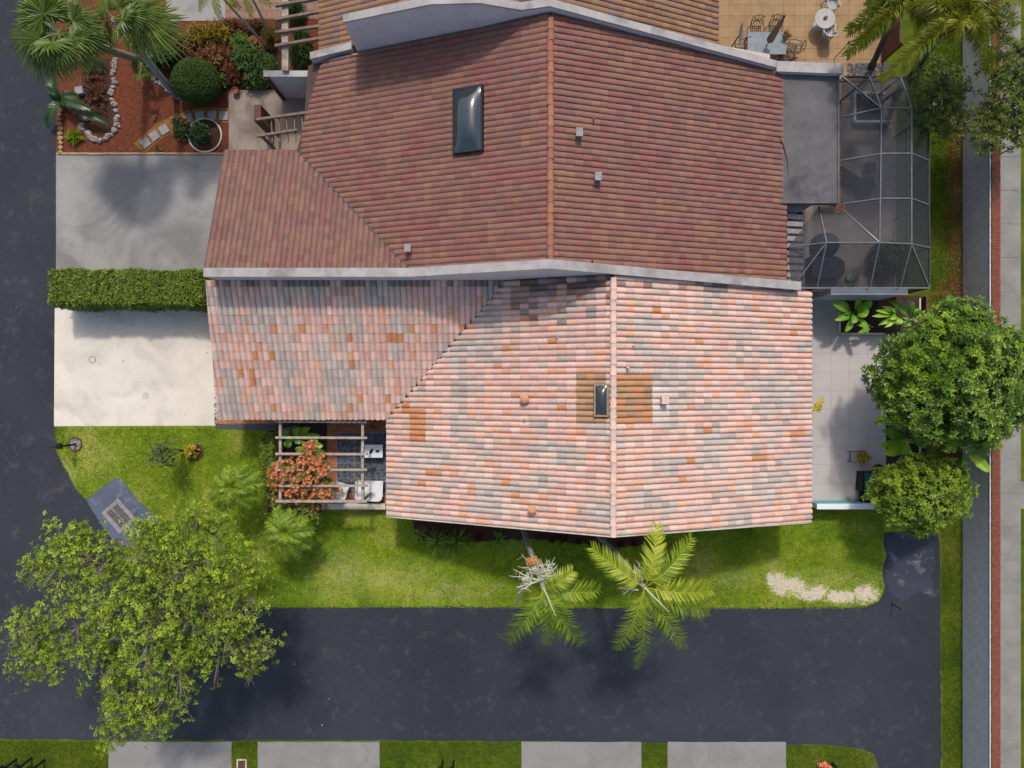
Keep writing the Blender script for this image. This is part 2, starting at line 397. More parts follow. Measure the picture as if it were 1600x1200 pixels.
MAT['vent'] = plain('pink_painted_vent', S(232, 196, 184), S(210, 172, 158), 6, 0.8)
MAT['vent_o'] = plain('orange_vent', S(222, 160, 124), S(204, 140, 106), 6, 0.8)
MAT['vent_g'] = plain('grey_metal_vent', S(156, 152, 152), S(130, 126, 126), 6, 0.6)
MAT['glass_d'] = plain('smoked_skylight_dome', S(54, 64, 66), S(44, 52, 54), 2, 0.12, spec=0.8, bmp=0)
MAT['frame_b'] = plain('bronze_skylight_frame', S(50, 50, 54), S(40, 40, 44), 4, 0.45, bmp=0)
MAT['frame_t'] = plain('tan_skylight_frame', S(168, 146, 116), S(140, 120, 96), 4, 0.6, bmp=0)
MAT['green_box'] = plain('green_plastic', S(30, 110, 96), S(22, 92, 82), 4, 0.5, bmp=0)
MAT['paper'] = plain('pale_paper', S(200, 204, 220), S(180, 186, 204), 4, 0.8, bmp=0)
MAT['bark'] = plain('grey_bark', S(158, 142, 128), S(118, 104, 92), 8, 0.95, bmp=0.6, bscale=25)
MAT['bark_d'] = plain('brown_bark', S(104, 88, 76), S(78, 64, 56), 8, 0.95, bmp=0.6, bscale=25)
MAT['palm_bark'] = plain('pale_palm_trunk', S(168, 166, 158), S(132, 128, 118), 6, 0.9, bmp=0.4, bscale=14)
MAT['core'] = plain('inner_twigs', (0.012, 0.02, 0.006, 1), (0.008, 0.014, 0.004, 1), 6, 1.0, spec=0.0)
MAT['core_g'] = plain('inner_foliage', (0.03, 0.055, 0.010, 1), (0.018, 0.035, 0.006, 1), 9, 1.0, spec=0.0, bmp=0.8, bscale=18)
LF = {}
LF['shade_tree'] = leaf_mat('shade_tree_leaf', (0.048, 0.076, 0.003, 1), (0.146, 0.214, 0.008, 1), (0.352, 0.437, 0.026, 1))
LF['ficus'] = leaf_mat('ficus_leaf', (0.036, 0.075, 0.004, 1), (0.107, 0.184, 0.007, 1), (0.232, 0.322, 0.018, 1), 0.22, 0.42, 0.45)
LF['lime'] = leaf_mat('lime_leaf', (0.048, 0.083, 0.005, 1), (0.132, 0.197, 0.010, 1), (0.264, 0.343, 0.020, 1))
LF['upper'] = leaf_mat('upper_tree_leaf', (0.035, 0.055, 0.006, 1), (0.075, 0.11, 0.01, 1), (0.13, 0.16, 0.015, 1))
LF['hedge'] = leaf_mat('hedge_leaf', (0.037, 0.061, 0.004, 1), (0.103, 0.150, 0.009, 1), (0.224, 0.274, 0.021, 1))
LF['ball'] = leaf_mat('clipped_leaf', (0.028, 0.055, 0.006, 1), (0.045, 0.085, 0.01, 1), (0.075, 0.12, 0.015, 1))
LF['dark'] = leaf_mat('dark_shrub_leaf', (0.018, 0.045, 0.012, 1), (0.035, 0.075, 0.016, 1), (0.07, 0.12, 0.02, 1))
LF['shrub'] = leaf_mat('garden_shrub_leaf', (0.05, 0.09, 0.012, 1), (0.10, 0.16, 0.016, 1), (0.2, 0.25, 0.03, 1))
LF['olive'] = leaf_mat('olive_shrub_leaf', (0.05, 0.07, 0.02, 1), (0.09, 0.13, 0.03, 1), (0.17, 0.2, 0.05, 1))
LF['croton'] = leaf_mat('croton_leaf', (0.07, 0.018, 0.012, 1), (0.15, 0.05, 0.02, 1), (0.30, 0.19, 0.03, 1))
LF['gold'] = leaf_mat('golden_leaf', (0.13, 0.08, 0.012, 1), (0.30, 0.22, 0.02, 1), (0.55, 0.42, 0.04, 1))
LF['banana'] = leaf_mat('banana_leaf', (0.041, 0.128, 0.022, 1), (0.103, 0.241, 0.022, 1), (0.304, 0.469, 0.033, 1), 0.3, 0.4, 0.4)
LF['yucca'] = leaf_mat('variegated_blade', (0.137, 0.220, 0.046, 1), (0.292, 0.402, 0.093, 1), (0.643, 0.764, 0.249, 1))
LF['palm'] = leaf_mat('palm_leaflet', (0.050, 0.098, 0.006, 1), (0.146, 0.225, 0.012, 1), (0.378, 0.382, 0.024, 1), 0.3)
LF['palm_y'] = leaf_mat('young_palm_leaflet', (0.063, 0.110, 0.007, 1), (0.167, 0.250, 0.014, 1), (0.290, 0.344, 0.025, 1), 0.3)
LF['fan'] = leaf_mat('fan_palm_blade', (0.032, 0.06, 0.008, 1), (0.085, 0.13, 0.016, 1), (0.24, 0.28, 0.06, 1), 0.3, 0.4, 0.4)
LF['fox'] = leaf_mat('foxtail_leaflet', (0.075, 0.1, 0.007, 1), (0.155, 0.18, 0.011, 1), (0.28, 0.25, 0.02, 1), 0.3)
LF['cycad'] = leaf_mat('cycad_leaflet', (0.012, 0.032, 0.008, 1), (0.025, 0.06, 0.012, 1), (0.05, 0.09, 0.02, 1), 0.1, 0.35)
LF['flower'] = leaf_mat('orange_bract', (0.50, 0.12, 0.04, 1), (0.66, 0.20, 0.10, 1), (0.72, 0.26, 0.22, 1), 0.3, 0.7, 0.1)
LF['fruit'] = leaf_mat('orange_fruit', (0.42, 0.16, 0.06, 1), (0.55, 0.26, 0.12, 1), (0.62, 0.40, 0.26, 1), 0.1, 0.7, 0.1)
LF['petal'] = leaf_mat('white_petal', (0.75, 0.75, 0.7, 1), (0.8, 0.8, 0.76, 1), (0.85, 0.85, 0.8, 1), 0.2, 0.8, 0.1)
LF['cream'] = leaf_mat('cream_flower_stalk', (0.26, 0.30, 0.16, 1), (0.46, 0.46, 0.33, 1), (0.66, 0.63, 0.50, 1), 0.1, 0.8, 0.1)
LF['litter'] = leaf_mat('dry_leaf', (0.09, 0.035, 0.015, 1), (0.17, 0.065, 0.025, 1), (0.26, 0.12, 0.05, 1), 0.1, 0.9, 0.1)
LF['drygrey'] = leaf_mat('dead_sheath', (0.22, 0.18, 0.14, 1), (0.34, 0.29, 0.24, 1), (0.48, 0.42, 0.36, 1), 0.1, 0.9, 0.1)
m_, t_, b_ = new_mat('grass_blade')
gc, _f = grass_nodes(t_, world_pos(t_), 1.05)
at_ = N(t_, 'ShaderNodeAttribute', attribute_name='Col')
gc = mix(t_, 0.8, gc, ramp(t_, at_.outputs['Fac'], [(0.0, 0.35), (1.0, 1.75)]), 'MULTIPLY')
t_.links.new(gc, b_.inputs['Base Color']); b_.inputs['Roughness'].default_value = 0.8; b_.inputs['Specular IOR Level'].default_value = 0.15
LF['grass'] = m_
m_, t_, b_ = new_mat('verge_grass_blade')
gc, _f = grass_nodes(t_, world_pos(t_), 0.44)
at_ = N(t_, 'ShaderNodeAttribute', attribute_name='Col')
gc = mix(t_, 0.8, gc, ramp(t_, at_.outputs['Fac'], [(0.0, 0.35), (1.0, 1.75)]), 'MULTIPLY')
t_.links.new(gc, b_.inputs['Base Color']); b_.inputs['Roughness'].default_value = 0.8; b_.inputs['Specular IOR Level'].default_value = 0.15
LF['grass_v'] = m_
def screen_mat(name='insect_screen', op=0.5):
    m, t, b = new_mat(name)
    b.inputs['Base Color'].default_value = (0.022, 0.024, 0.032, 1); b.inputs['Roughness'].default_value = 0.7
    tr = N(t, 'ShaderNodeBsdfTransparent'); mx = N(t, 'ShaderNodeMixShader'); mx.inputs[0].default_value = op
    t.links.new(tr.outputs[0], mx.inputs[1]); t.links.new(b.outputs[0], mx.inputs[2])
    t.links.new(mx.outputs[0], t.nodes['Material Output'].inputs['Surface'])
    return m
MAT['screen'] = screen_mat(); MAT['screen_d'] = screen_mat('fine_wall_screen', 0.66)

# ------------------------------------------------------------------ foliage generators (numpy)
def unit(a):
    return a / np.maximum(np.linalg.norm(a, axis=-1, keepdims=True), 1e-9)
def leaf_quads(mb, p, d, u, L, W, col, droop=0.15, fold=0.12):
    """folded pointed leaves: base p, direction d, normal u"""
    d = unit(d); s = unit(np.cross(d, u)); u = np.cross(s, d)
    n = len(p); L = np.broadcast_to(L, (n,))[:, None]; W = np.broadcast_to(W, (n,))[:, None]
    mid = p + d * L * 0.48
    V = np.stack([p, mid + s*W*0.5 + u*W*fold, p + d*L - u*L*droop, mid - s*W*0.5 + u*W*fold], 1).reshape(-1, 3)
    b = np.arange(n)[:, None] * 4
    Fs = np.concatenate([b + np.array([[0, 1, 2]]), b + np.array([[0, 2, 3]])])
    mb.add(V, [Fs], np.repeat(np.repeat(np.asarray(col)[:, None], 4, 1).reshape(-1)[:, None], 4, 1))
def rosettes(mb, C, A, K, L, W, el=(-0.2, 0.9), cvar=0.25, cbase=0.5, droop=0.15):
    C = np.asarray(C); A = unit(np.asarray(A)); M_ = len(C)
    ref = np.where(np.abs(A[:, 2:3]) < 0.9, np.array([[0, 0, 1.0]]), np.array([[1.0, 0, 0]]))
    t1 = unit(np.cross(A, ref)); t2 = np.cross(A, t1)
    ph = (np.arange(K)[None, :] * 2.39996 + rng.uniform(0, 6.28, (M_, 1)) + rng.normal(0, 0.25, (M_, K)))
    e = rng.uniform(el[0], el[1], (M_, K))
    hd = np.cos(ph)[..., None]*t1[:, None] + np.sin(ph)[..., None]*t2[:, None]
    d = np.cos(e)[..., None]*hd + np.sin(e)[..., None]*A[:, None]
    u = np.cos(e)[..., None]*A[:, None] - np.sin(e)[..., None]*hd
    base = C[:, None] + d * (L * 0.12)
    n = M_ * K
    Ls = L * rng.uniform(0.65, 1.2, n); Ws = W * rng.uniform(0.8, 1.2, n)
    cb = np.broadcast_to(np.asarray(cbase, dtype=float), (M_,))[:, None]
    col = np.clip(cb + rng.normal(0, cvar, (M_, K)) + rng.normal(0, 0.12, (M_, 1)), 0, 1).reshape(-1)
    leaf_quads(mb, base.reshape(-1, 3), d.reshape(-1, 3), u.reshape(-1, 3), Ls, Ws, col, droop)
def ellipsoid_points(c, r, n, shell=(0.8, 1.02), zmin=-0.35, lump=0.0):
    v = unit(rng.normal(0, 1, (int(n * 2.5) + 20, 3))); v = v[v[:, 2] > zmin][:n]
    k = rng.uniform(shell[0], shell[1], (len(v), 1))
    if lump:
        k = k * (1 + lump * (np.sin(v[:, :1]*7 + 1.3*c[0]) * np.cos(v[:, 1:2]*6 + c[1]) + 0.6*np.sin(v[:, 2:3]*9 + v[:, :1]*4)))
    r = np.array(r)
    return np.array(c) + v * r * k, unit(v / r)

def bush(name, label, cat, base, r, n, L, W, mat, K=6, group=None, lump=0.12, h=None, stem=True, core=True, cbase=0.5, shell=(0.6, 1.03), el=(-0.2, 0.9), cvar=0.25):
    base = Vector(base); t = thing(name, base, label, cat, group)
    cz = base.z + (h if h is not None else r[2] * 0.75)
    c = (base.x, base.y, cz)
    mb = MB(); C, A = ellipsoid_points(c, r, n, shell, -0.6, lump)
    C[:, 2] = np.maximum(C[:, 2], base.z + 0.03)
    rosettes(mb, C, A*0.7 + np.array([0, 0, 0.5]), K, L, W, el=el, cbase=cbase, cvar=cvar)
    mb.build('foliage', mat, t)
    if stem:
        sb = MB()
        for i in range(5):
            a = random.uniform(0, 6.28); q = (c[0] + r[0]*0.5*math.cos(a), c[1] + r[1]*0.5*math.sin(a), cz + r[2]*0.3)
            sb.tube([base, (base.x*0.6 + q[0]*0.4, base.y*0.6 + q[1]*0.4, base.z + (q[2]-base.z)*0.55), q], [0.022, 0.016, 0.008], 5)
        sb.build('stem', MAT['bark_d'], t)
    if core:
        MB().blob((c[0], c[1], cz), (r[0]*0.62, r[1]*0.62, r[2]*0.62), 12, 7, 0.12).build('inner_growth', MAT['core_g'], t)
    return t

def bez(a, b, c, n):
    a, b, c = Vector(a), Vector(b), Vector(c)
    return [a*(1-s)**2 + b*2*s*(1-s) + c*s*s for s in [i/(n-1) for i in range(n)]]
def frond(mb, hub, tip, arch, leaf_len, n=42, width=0.035, plume=0.0, yellow=0.0, droop=0.35, start=0.14, sweep=0.75, rb=0.022):
    hub = Vector(hub); tip = Vector(tip)
    ctl = (hub + tip) / 2 + Vector((0, 0, arch))
    pts = bez(hub, ctl, tip, 12)
    mb.tube(pts, [rb*(1-0.85*i/11) for i in range(12)], 4, col=min(1, 0.78 + yellow*0.2), cap=False)
    s = np.linspace(start, 0.99, n)
    a, b, c = [np.array(v) for v in (hub, ctl, tip)]
    p = ((1-s)**2)[:, None]*a + (2*s*(1-s))[:, None]*b + (s*s)[:, None]*c
    tg = unit((2*(1-s))[:, None]*(b-a) + (2*s)[:, None]*(c-b))
    sd = unit(np.cross(tg, np.array([[0, 0, 1.0]]))); up = np.cross(sd, tg)
    for side in (-1, 1):
        m = n
        sj = s + rng.normal(0, 0.006, m)
        L = leaf_len * (0.35 + 0.75*np.sin(np.pi*np.clip(0.12 + 0.80*sj, 0, 1))) * rng.uniform(0.85, 1.1, m)
        rot = rng.normal(0, 1.0, m) * plume + 0.25
        d = side*sd*np.cos(rot)[:, None] + up*np.sin(rot)[:, None] + tg*(sweep*(0.6 + 0.7*s))[:, None]
        d = unit(d + rng.normal(0, 0.06, (m, 3)))
        wv = unit(np.cross(d, up + 0.2*sd))
        wv = unit(tg - d*np.sum(tg*d, 1, keepdims=True))
        Lc = L[:, None]
        mid = p + d*Lc*0.55; end = p + d*Lc + np.array([0, 0, -1.0])*Lc*droop*rng.uniform(0.6, 1.2, (m, 1))
        V = np.stack([p - wv*width*0.35, p + wv*width*0.35, mid + wv*width*0.5, mid - wv*width*0.5, end], 1).reshape(-1, 3)
        k = np.arange(m)[:, None]*5
        col = np.clip(0.42 + yellow*0.5 + rng.normal(0, 0.16, m), 0, 1)
        cc = np.repeat(col, 5)
        mb.add(V, [k + np.array([[0, 1, 2, 3]]), k + np.array([[3, 2, 4]])], np.repeat(cc[:, None], 4, 1))
def fan_leaf(mb, hub, d, stalk, rad, up=(0, 0, 1), seg=30, spread=R(135), base_c=0.5, droop=0.3):
    hub = np.array(hub); d = unit(np.array(d, dtype=float)); up = np.array(up, dtype=float)
    s = unit(np.cross(d, up)); nrm = np.cross(s, d)
    bend = np.array([0, 0, -stalk*0.12])
    c = hub + d*stalk + bend
    mb.tube([hub, (hub + c)/2 + np.array([0, 0, stalk*0.06]), c], [0.025, 0.02, 0.014], 4, col=0.75, cap=False)
    for i in range(seg):
        a = -spread + 2*spread*(i + 0.5)/seg
        da = unit(d*math.cos(a) + s*math.sin(a) + nrm*0.10*random.uniform(0.3, 1.5))
        L = rad*(0.78 + 0.22*math.cos(a*0.8))*random.uniform(0.9, 1.06)
        wv = unit(np.cross(da, nrm)); wd = 2*L*math.tan(spread/seg)*0.52
        p1 = c + da*L*0.55; p2 = c + da*L + np.array([0, 0, -L*droop*random.uniform(0.6, 1.3)])
        f = nrm*wd*0.25
        V = np.array([c, p1 + wv*wd*0.5 - f, p1 + f, p1 - wv*wd*0.5 - f, p2])
        cc = np.clip(base_c + random.gauss(0, 0.14) + (0.12 if i % 2 else -0.05), 0, 1)
        mb.add(V, [np.array([[0, 1, 2], [0, 2, 3], [1, 4, 2], [2, 4, 3]])], cc)

def tree(name, label, cat, base, trunk_top, lobes, per, K, L, W, mat, bark, twigs=10, clump=None, group=None, lump=0.15, shell=(0.72, 1.04), zmin=-0.3, tr=0.16, core=0.0, cb=(0.35, 0.65), loose=None, twig_r=0.02):
    base = Vector(base); t = thing(name, base, label, cat, group)
    tb = MB(); top = Vector(trunk_top)
    tb.tube([base, base.lerp(top, 0.5) + Vector((0.08, -0.05, 0)), top], [tr*1.35, tr, tr*0.85], 9)
    tb.build('trunk', bark, t, smooth=True)
    lb = MB(); cr = MB(); kr = MB()
    for c, r in lobes:
        c = Vector(c)
        n = int(per * (r[0]*r[1])**0.5 * r[0])
        C, A = ellipsoid_points(c, r, n, shell, zmin, lump)
        zz = (C[:, 2] - c.z) / r[2]
        A2 = unit(A*0.8 + np.array([0, 0, 0.6]))
        cbv = rng.uniform(cb[0], cb[1], len(C))
        if clump:
            m2, r2 = clump; C0 = C
            Cc = np.repeat(C, m2, 0) + rng.normal(0, 1, (len(C)*m2, 3))*np.array([r2, r2, r2*.55])
            rosettes(cr, Cc, np.repeat(A2, m2, 0), K, L, W, cbase=np.clip(np.repeat(cbv, m2) + (Cc[:, 2]-np.repeat(C[:, 2], m2))/r2*.18, 0, 1), cvar=.16)
        else: rosettes(cr, C, A2, K, L, W, cbase=cbv)
        q = c + Vector((0, 0, -r[2]*0.35))
        mid = top.lerp(q, 0.55) + Vector((random.uniform(-.2, .2), random.uniform(-.2, .2), 0.15))
        lb.tube([top, mid, q], [tr*0.6, tr*0.42, tr*0.26], 6)
        for k in range(twigs):
            e = Vector(C[random.randrange(len(C))])
            m_ = q.lerp(e, 0.5) + Vector((random.uniform(-.1, .1), random.uniform(-.1, .1), random.uniform(0, .15)))
            lb.tube([q, m_, e], [twig_r*1.5, twig_r, twig_r*0.4], 4, cap=False)
            for j in range(2):
                e2 = m_ + (e - q)*0.4 + Vector((random.uniform(-.35, .35), random.uniform(-.35, .35), random.uniform(0, .3)))
                lb.tube([m_, e2], [twig_r*0.8, twig_r*0.3], 3, cap=False)
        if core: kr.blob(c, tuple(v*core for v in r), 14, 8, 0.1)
    lb.build('limbs', bark, t)
    cr.build('crown', mat, t)
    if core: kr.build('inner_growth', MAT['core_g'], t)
    return t

# ------------------------------------------------------------------ ground, roads, drives
def sheet(name, pts, z, mat, kind='structure', label=None, thick=None):
    mb = MB()
    if thick: mb.prism([(p[0], p[1]) for p in pts], z - thick, z)
    else:
        a = sum(pts[i][0]*pts[(i+1) % len(pts)][1] - pts[(i+1) % len(pts)][0]*pts[i][1] for i in range(len(pts)))
        if a < 0: pts = pts[::-1]
        mb.poly([(p[0], p[1], z) for p in pts])
    o = mb.build(name, mat)
    tag(o, label, None, None, kind)
    return o
def gp(*l):
    return [(P(a, b).x, P(a, b).y) for a, b in l]
def wob(pts, step=0.35, amp=0.05):
    """roughen a boundary"""
    out = []
    for i in range(len(pts)):
        a = Vector(pts[i]); b = Vector(pts[(i+1) % len(pts)]); n = max(1, int((b-a).length/step))
        n = min(n, 140)
        for k in range(n):
            p = a.lerp(b, k/n); out.append((p.x + random.uniform(-amp, amp), p.y + random.uniform(-amp, amp)))
    return out
ground = MB().poly([(-160, -160, 0), (160, -160, 0), (160, 160, 0), (-160, 160, 0)]).build('ground', MAT['ground'], loc=(0, 0, 0)); tag(ground, kind='structure')
road_pts = [(-23.5-6, 60)] + [(-21.15, 60)] + wob(gp((89, -60), (89, 240), (89, 480), (87, 660), (89, 704), (100, 727), (118, 762), (135, 781), (160, 822), (200, 872), (240, 918), (285, 942), (340, 947), (420, 949), (640, 947), (900, 949), (1100, 950), (1280, 949), (1350, 948), (1374, 938), (1383, 915), (1378, 895), (1384, 868), (1379, 850), (1383, 832), (1465, 830), (1469, 850), (1470, 1000), (1471, 1199), (1473, 1290)), 0.3, 0.035)[:-1]
road_pts = road_pts[:-0 or None]
r_ = gp((1473, 1290), (1374, 1290), (1372, 1200), (1366, 1178), (1345, 1170), (1290, 1164), (1228, 1163), (815, 1158), (593, 1157), (170, 1156), (-100, 1154))
def open_wob(pts, step, amp):
    o = []
    for i in range(len(pts)-1):
        a = Vector(pts[i]); b = Vector(pts[i+1]); n = max(1, int((b-a).length/step))
        for k in range(n):
            p = a.lerp(b, k/n); o.append((p.x + random.uniform(-amp, amp), p.y + random.uniform(-amp, amp)))
    o.append(pts[-1]); return o
e1 = gp((89, -60), (89, 240), (89, 480), (87, 660), (89, 704), (100, 727), (118, 762), (135, 781), (160, 822), (200, 872), (240, 918), (285, 942), (340, 947), (420, 949), (640, 947), (900, 949), (1100, 950), (1280, 949), (1350, 948), (1374, 938), (1383, 915), (1378, 895), (1384, 868), (1379, 850), (1383, 832), (1465, 830), (1469, 850), (1470, 1000), (1471, 1199), (1473, 1290))
road_pts = [(-34, 60), (-21.13, 60)] + open_wob(e1, 0.3, 0.035) + open_wob(r_, 0.3, 0.03) + [(-34, -16.6)]
sheet('road', road_pts, 0.006, MAT['asphalt'])
sheet('road', gp((135, 781), (181, 746), (190, 748), (214, 779), (235, 798), (247, 814), (243, 820), (228, 835), (205, 850), (190, 862), (160, 822)), 0.012, MAT['asphalt_patch'], label='paler asphalt apron round the storm drain grate')
# own driveway and its neighbours
def edge_noise(pts): return wob(pts, 0.5, 0.012)
dr = sheet('driveway', gp((86.5, 430), (345, 430), (345, 560), (338, 665), (85, 666)), 0.03, MAT['drive'], thick=0.06)
dn = sheet('driveway', gp((88.2, 241), (360, 241), (360, 432), (88.2, 432)), 0.032, MAT['drive_n'], thick=0.06)
for a, b in ((170, 362), (403, 593), (815, 1002), (1043, 1228)):
    sheet('driveway', edge_noise(gp((a, 1159), (b, 1159), (b, 1300), (a, 1300))), 0.02, MAT['drive_s'], thick=0.05)
sheet('verge', gp((-100, 1148), (170, 1150), (1290, 1156), (1355, 1160), (1380, 1172), (1384, 1200), (1386, 1400), (-100, 1400)), 0.004, MAT['verge'])
sheet('verge', gp((1436, 452), (1440, 820), (1460, 826), (1470, 950), (1471, 1400), (1512, 1400), (1504, 455)), 0.004, MAT['verge'])
sheet('verge', gp((1372, -300), (1506, -300), (1504, 470), (1380, 470), (1372, 100)), 0.0045, MAT['verge'])
sheet('verge', gp((1520, -300), (1700, -300), (1700, 1500), (1530, 1500)), 0.0042, MAT['verge'])
sheet('path', wob(gp((1478, 190), (1504, 180), (1504, 440), (1490, 455), (1478, 430), (1484, 300)), 0.4, 0.15), 0.009, MAT['dirt'])
sheet('path', wob(gp((1468, 445), (1505, 430), (1505, 720), (1475, 720)), 0.4, 0.15), 0.0095, MAT['dirt'])
sheet('path', wob(gp((1470, 960), (1490, 960), (1484, 1090), (1472, 1100)), 0.4, 0.1), 0.009, MAT['verge'])
# pavement beyond the boundary wall, slab by slab
pv = sheet('pavement', [(21.8, -40), (23.62, -40), (23.62, 40), (21.8, 40)], 0.02, MAT['joint'])
msl = MB().box((0, 0, 0), (1.78, 1.53, 0.05)).mesh('slab', MAT['sidewalk'])
for i in range(-12, 13):
    o = link_mesh('slab', msl, pv); o.location = Vector((22.71, i*1.56 + 0.4, 0.012 + random.uniform(-.004, .004))) - ORG[pv]
sheet('pavement', [(23.6, P(0, 795).y), (26, P(0, 795).y), (26, P(0, 752).y), (23.6, P(0, 752).y)], 0.024, MAT['sidewalk'])
def disc(mb, c, r, z0, z1, n=20, col=None): mb.lathe((c[0], c[1], 0), [(r, z0), (r, z1)], n, col)
def ring(mb, c, r0, r1, z0, z1, n=28, sy=1.0):
    mb.lathe((c[0], c[1], 0), [(r1, z0), (r1, z1), (r0, z1), (r0, z0)], n, sy=sy)
for (x, y, lab, mt) in ((145, 562, 'round utility cover ring set in the pale driveway', 'vent_g'), (228, 618, 'beige round plug cover in the pale driveway', 'cream_wall'), (193, 300, 'round utility cover in the grey neighbouring driveway', 'vent_g')):
    c = P(x, y); t = thing('utility_cover', (c.x, c.y, 0.03), lab, 'cover')
    mb = MB(); disc(mb, c, 0.13, 0.02, 0.036); mb.build('lid', MAT['drive' if y == 562 else ('cream_wall' if y == 618 else 'drive_n')], t)
    mb = MB(); ring(mb, c, 0.13, 0.165, 0.02, 0.040); mb.build('rim', MAT[mt], t)

# ------------------------------------------------------------------ roofs
TW, TL, TD = 0.232, 0.385, 0.03   # tile pitch, exposure, lip
PROF = [(-0.05, -0.022), (-0.01, 0.024), (0.08, 0.052), (0.24, 0.070), (0.44, 0.072), (0.62, 0.056), (0.75, 0.024), (0.83, -0.020), (0.92, -0.034), (1.0, -0.030)]
def tile_template(tl=TL):
    V = []; n = len(PROF); dk = 0.84 if tl == TL else 0.55; PR = [(t, h*dk) for t, h in PROF]
    for (t, h) in PR: V.append((t*TW, -0.03, h + 0.026))
    for (t, h) in PR: V.append((t*TW, tl + 0.012, h + 0.004))
    for (t, h) in PR: V.append((t*TW, -0.03, h + 0.026))
    for (t, h) in PR: V.append((t*TW, -0.03, h - 0.016))
    F1 = [(i, i+1, n+i+1, n+i) for i in range(n-1)]
    F2 = [(3*n+i, 3*n+i+1, 2*n+i+1, 2*n+i) for i in range(n-1)]
    return np.array(V), np.array(F1 + F2)
class Plane:
    def __init__(s, a, b, c):
        s.p = Vector(a); s.n = (Vector(b)-s.p).cross(Vector(c)-s.p).normalized()
        if s.n.z < 0: s.n = -s.n
    def z(s, x, y): return s.p.z - (s.n.x*(x-s.p.x) + s.n.y*(y-s.p.y))/s.n.z
    def hit(s, px, py):
        d = Vector(((px-800)/F, (600-py)/F, -1.0)); o = Vector((0, 0, H))
        return o + d * ((s.p - o).dot(s.n)/d.dot(s.n))
def frame_of(pl, down):
    """u along the eave, v up the slope"""
    v = -Vector((down[0], down[1], 0)); v = (v - pl.n*v.dot(pl.n)).normalized(); u = v.cross(pl.n).normalized()
    return u, v, pl.n
def clip_poly(pts, poly):
    """clip 3D polygon (u, v, w) to a convex 2D polygon"""
    n = len(poly); out = pts
    for i in range(n):
        a, b = poly[i], poly[(i+1) % n]; ex, ey = b[0]-a[0], b[1]-a[1]
        res = []; m = len(out)
        if m < 3: return []
        sd = [ex*(q[1]-a[1]) - ey*(q[0]-a[0]) for q in out]
        for k in range(m):
            q, r2 = out[k], out[(k+1) % m]; sa, sb = sd[k], sd[(k+1) % m]
            if sa >= 0: res.append(q)
            if (sa >= 0) != (sb >= 0):
                f = sa/(sa-sb); res.append(tuple(q[j] + (r2[j]-q[j])*f for j in range(3)))
        out = res
    return out if len(out) >= 3 else []
def tile_slope(pl, plan, down, colour, tl=TL, phase=(0, 0), jitter=1.0):
    """tiles of one slope: returns whole tiles [(matrix, colour, dist)], clipped faces MB"""
    u, v, n = frame_of(pl, down)
    o = Vector((plan[0][0], plan[0][1], pl.z(plan[0][0], plan[0][1])))
    uv = [((Vector((x, y, pl.z(x, y)))-o).dot(u), (Vector((x, y, pl.z(x, y)))-o).dot(v)) for x, y in plan]
    ar = sum(uv[i][0]*uv[(i+1) % len(uv)][1] - uv[(i+1) % len(uv)][0]*uv[i][1] for i in range(len(uv)))
    if ar < 0: uv = uv[::-1]
    us = [q[0] for q in uv]; vs = [q[1] for q in uv]
    TV, TF = tile_template(tl)
    whole = []; part = MB()
    i0, i1 = int(math.floor((min(us)-phase[0])/TW)) - 1, int(math.ceil((max(us)-phase[0])/TW)) + 1
    j0, j1 = -1, int(math.ceil((max(vs)-min(vs))/tl)) + 1
    v_base = min(vs) + 0.03
    B = np.array([tuple(u), tuple(v), tuple(n)])
    for j in range(j0, j1):
        for i in range(i0, i1):
            uu, vv = phase[0] + i*TW, v_base + j*tl
            cor = [(uu-0.05*TW, vv-0.03), (uu+TW, vv-0.03), (uu+TW, vv+tl+0.012), (uu-0.05*TW, vv+tl+0.012)]
            ins = []
            for q in cor:
                ok = True
                for k in range(len(uv)):
                    a, b = uv[k], uv[(k+1) % len(uv)]
                    if (b[0]-a[0])*(q[1]-a[1]) - (b[1]-a[1])*(q[0]-a[0]) < -1e-4: ok = False; break
                ins.append(ok)
            cx = o + u*(uu+TW/2) + v*(vv+tl/2)
            k_ = F/(H-cx.z); pix = (800 + cx.x*k_, 600 - cx.y*k_)
            if all(ins):
                c = colour(pix, i, j)
                a = random.gauss(0, 0.008)*jitter; ud = (u*math.cos(a) + v*math.sin(a)); vd = (v*math.cos(a) - u*math.sin(a))
                q = o + u*(uu + random.gauss(0, .003)*jitter) + v*(vv + random.gauss(0, .006)*jitter) + n*(abs(random.gauss(0, .003))*jitter + 0.002)
                M_ = Matrix(((ud.x, vd.x, n.x, q.x), (ud.y, vd.y, n.y, q.y), (ud.z, vd.z, n.z, q.z), (0, 0, 0, 1)))
                whole.append((M_, c, (pix[0]-800)**2 + (pix[1]-600)**2))
            else:
                cu = [q[0] for q in cor]; cv = [q[1] for q in cor]
                if max(cu) < min(us) or min(cu) > max(us) or max(cv) < min(vs) or min(cv) > max(vs): continue
                c = None
                for f in TF:
                    pts = clip_poly([(TV[k][0]+uu, TV[k][1]+vv, TV[k][2]) for k in f], uv)
                    if pts:
                        if c is None: c = colour(pix, i, j)
                        part.add(np.array(pts) @ B + np.array(o), [np.array([list(range(len(pts)))])], np.array(c[:3]))
    return whole, part
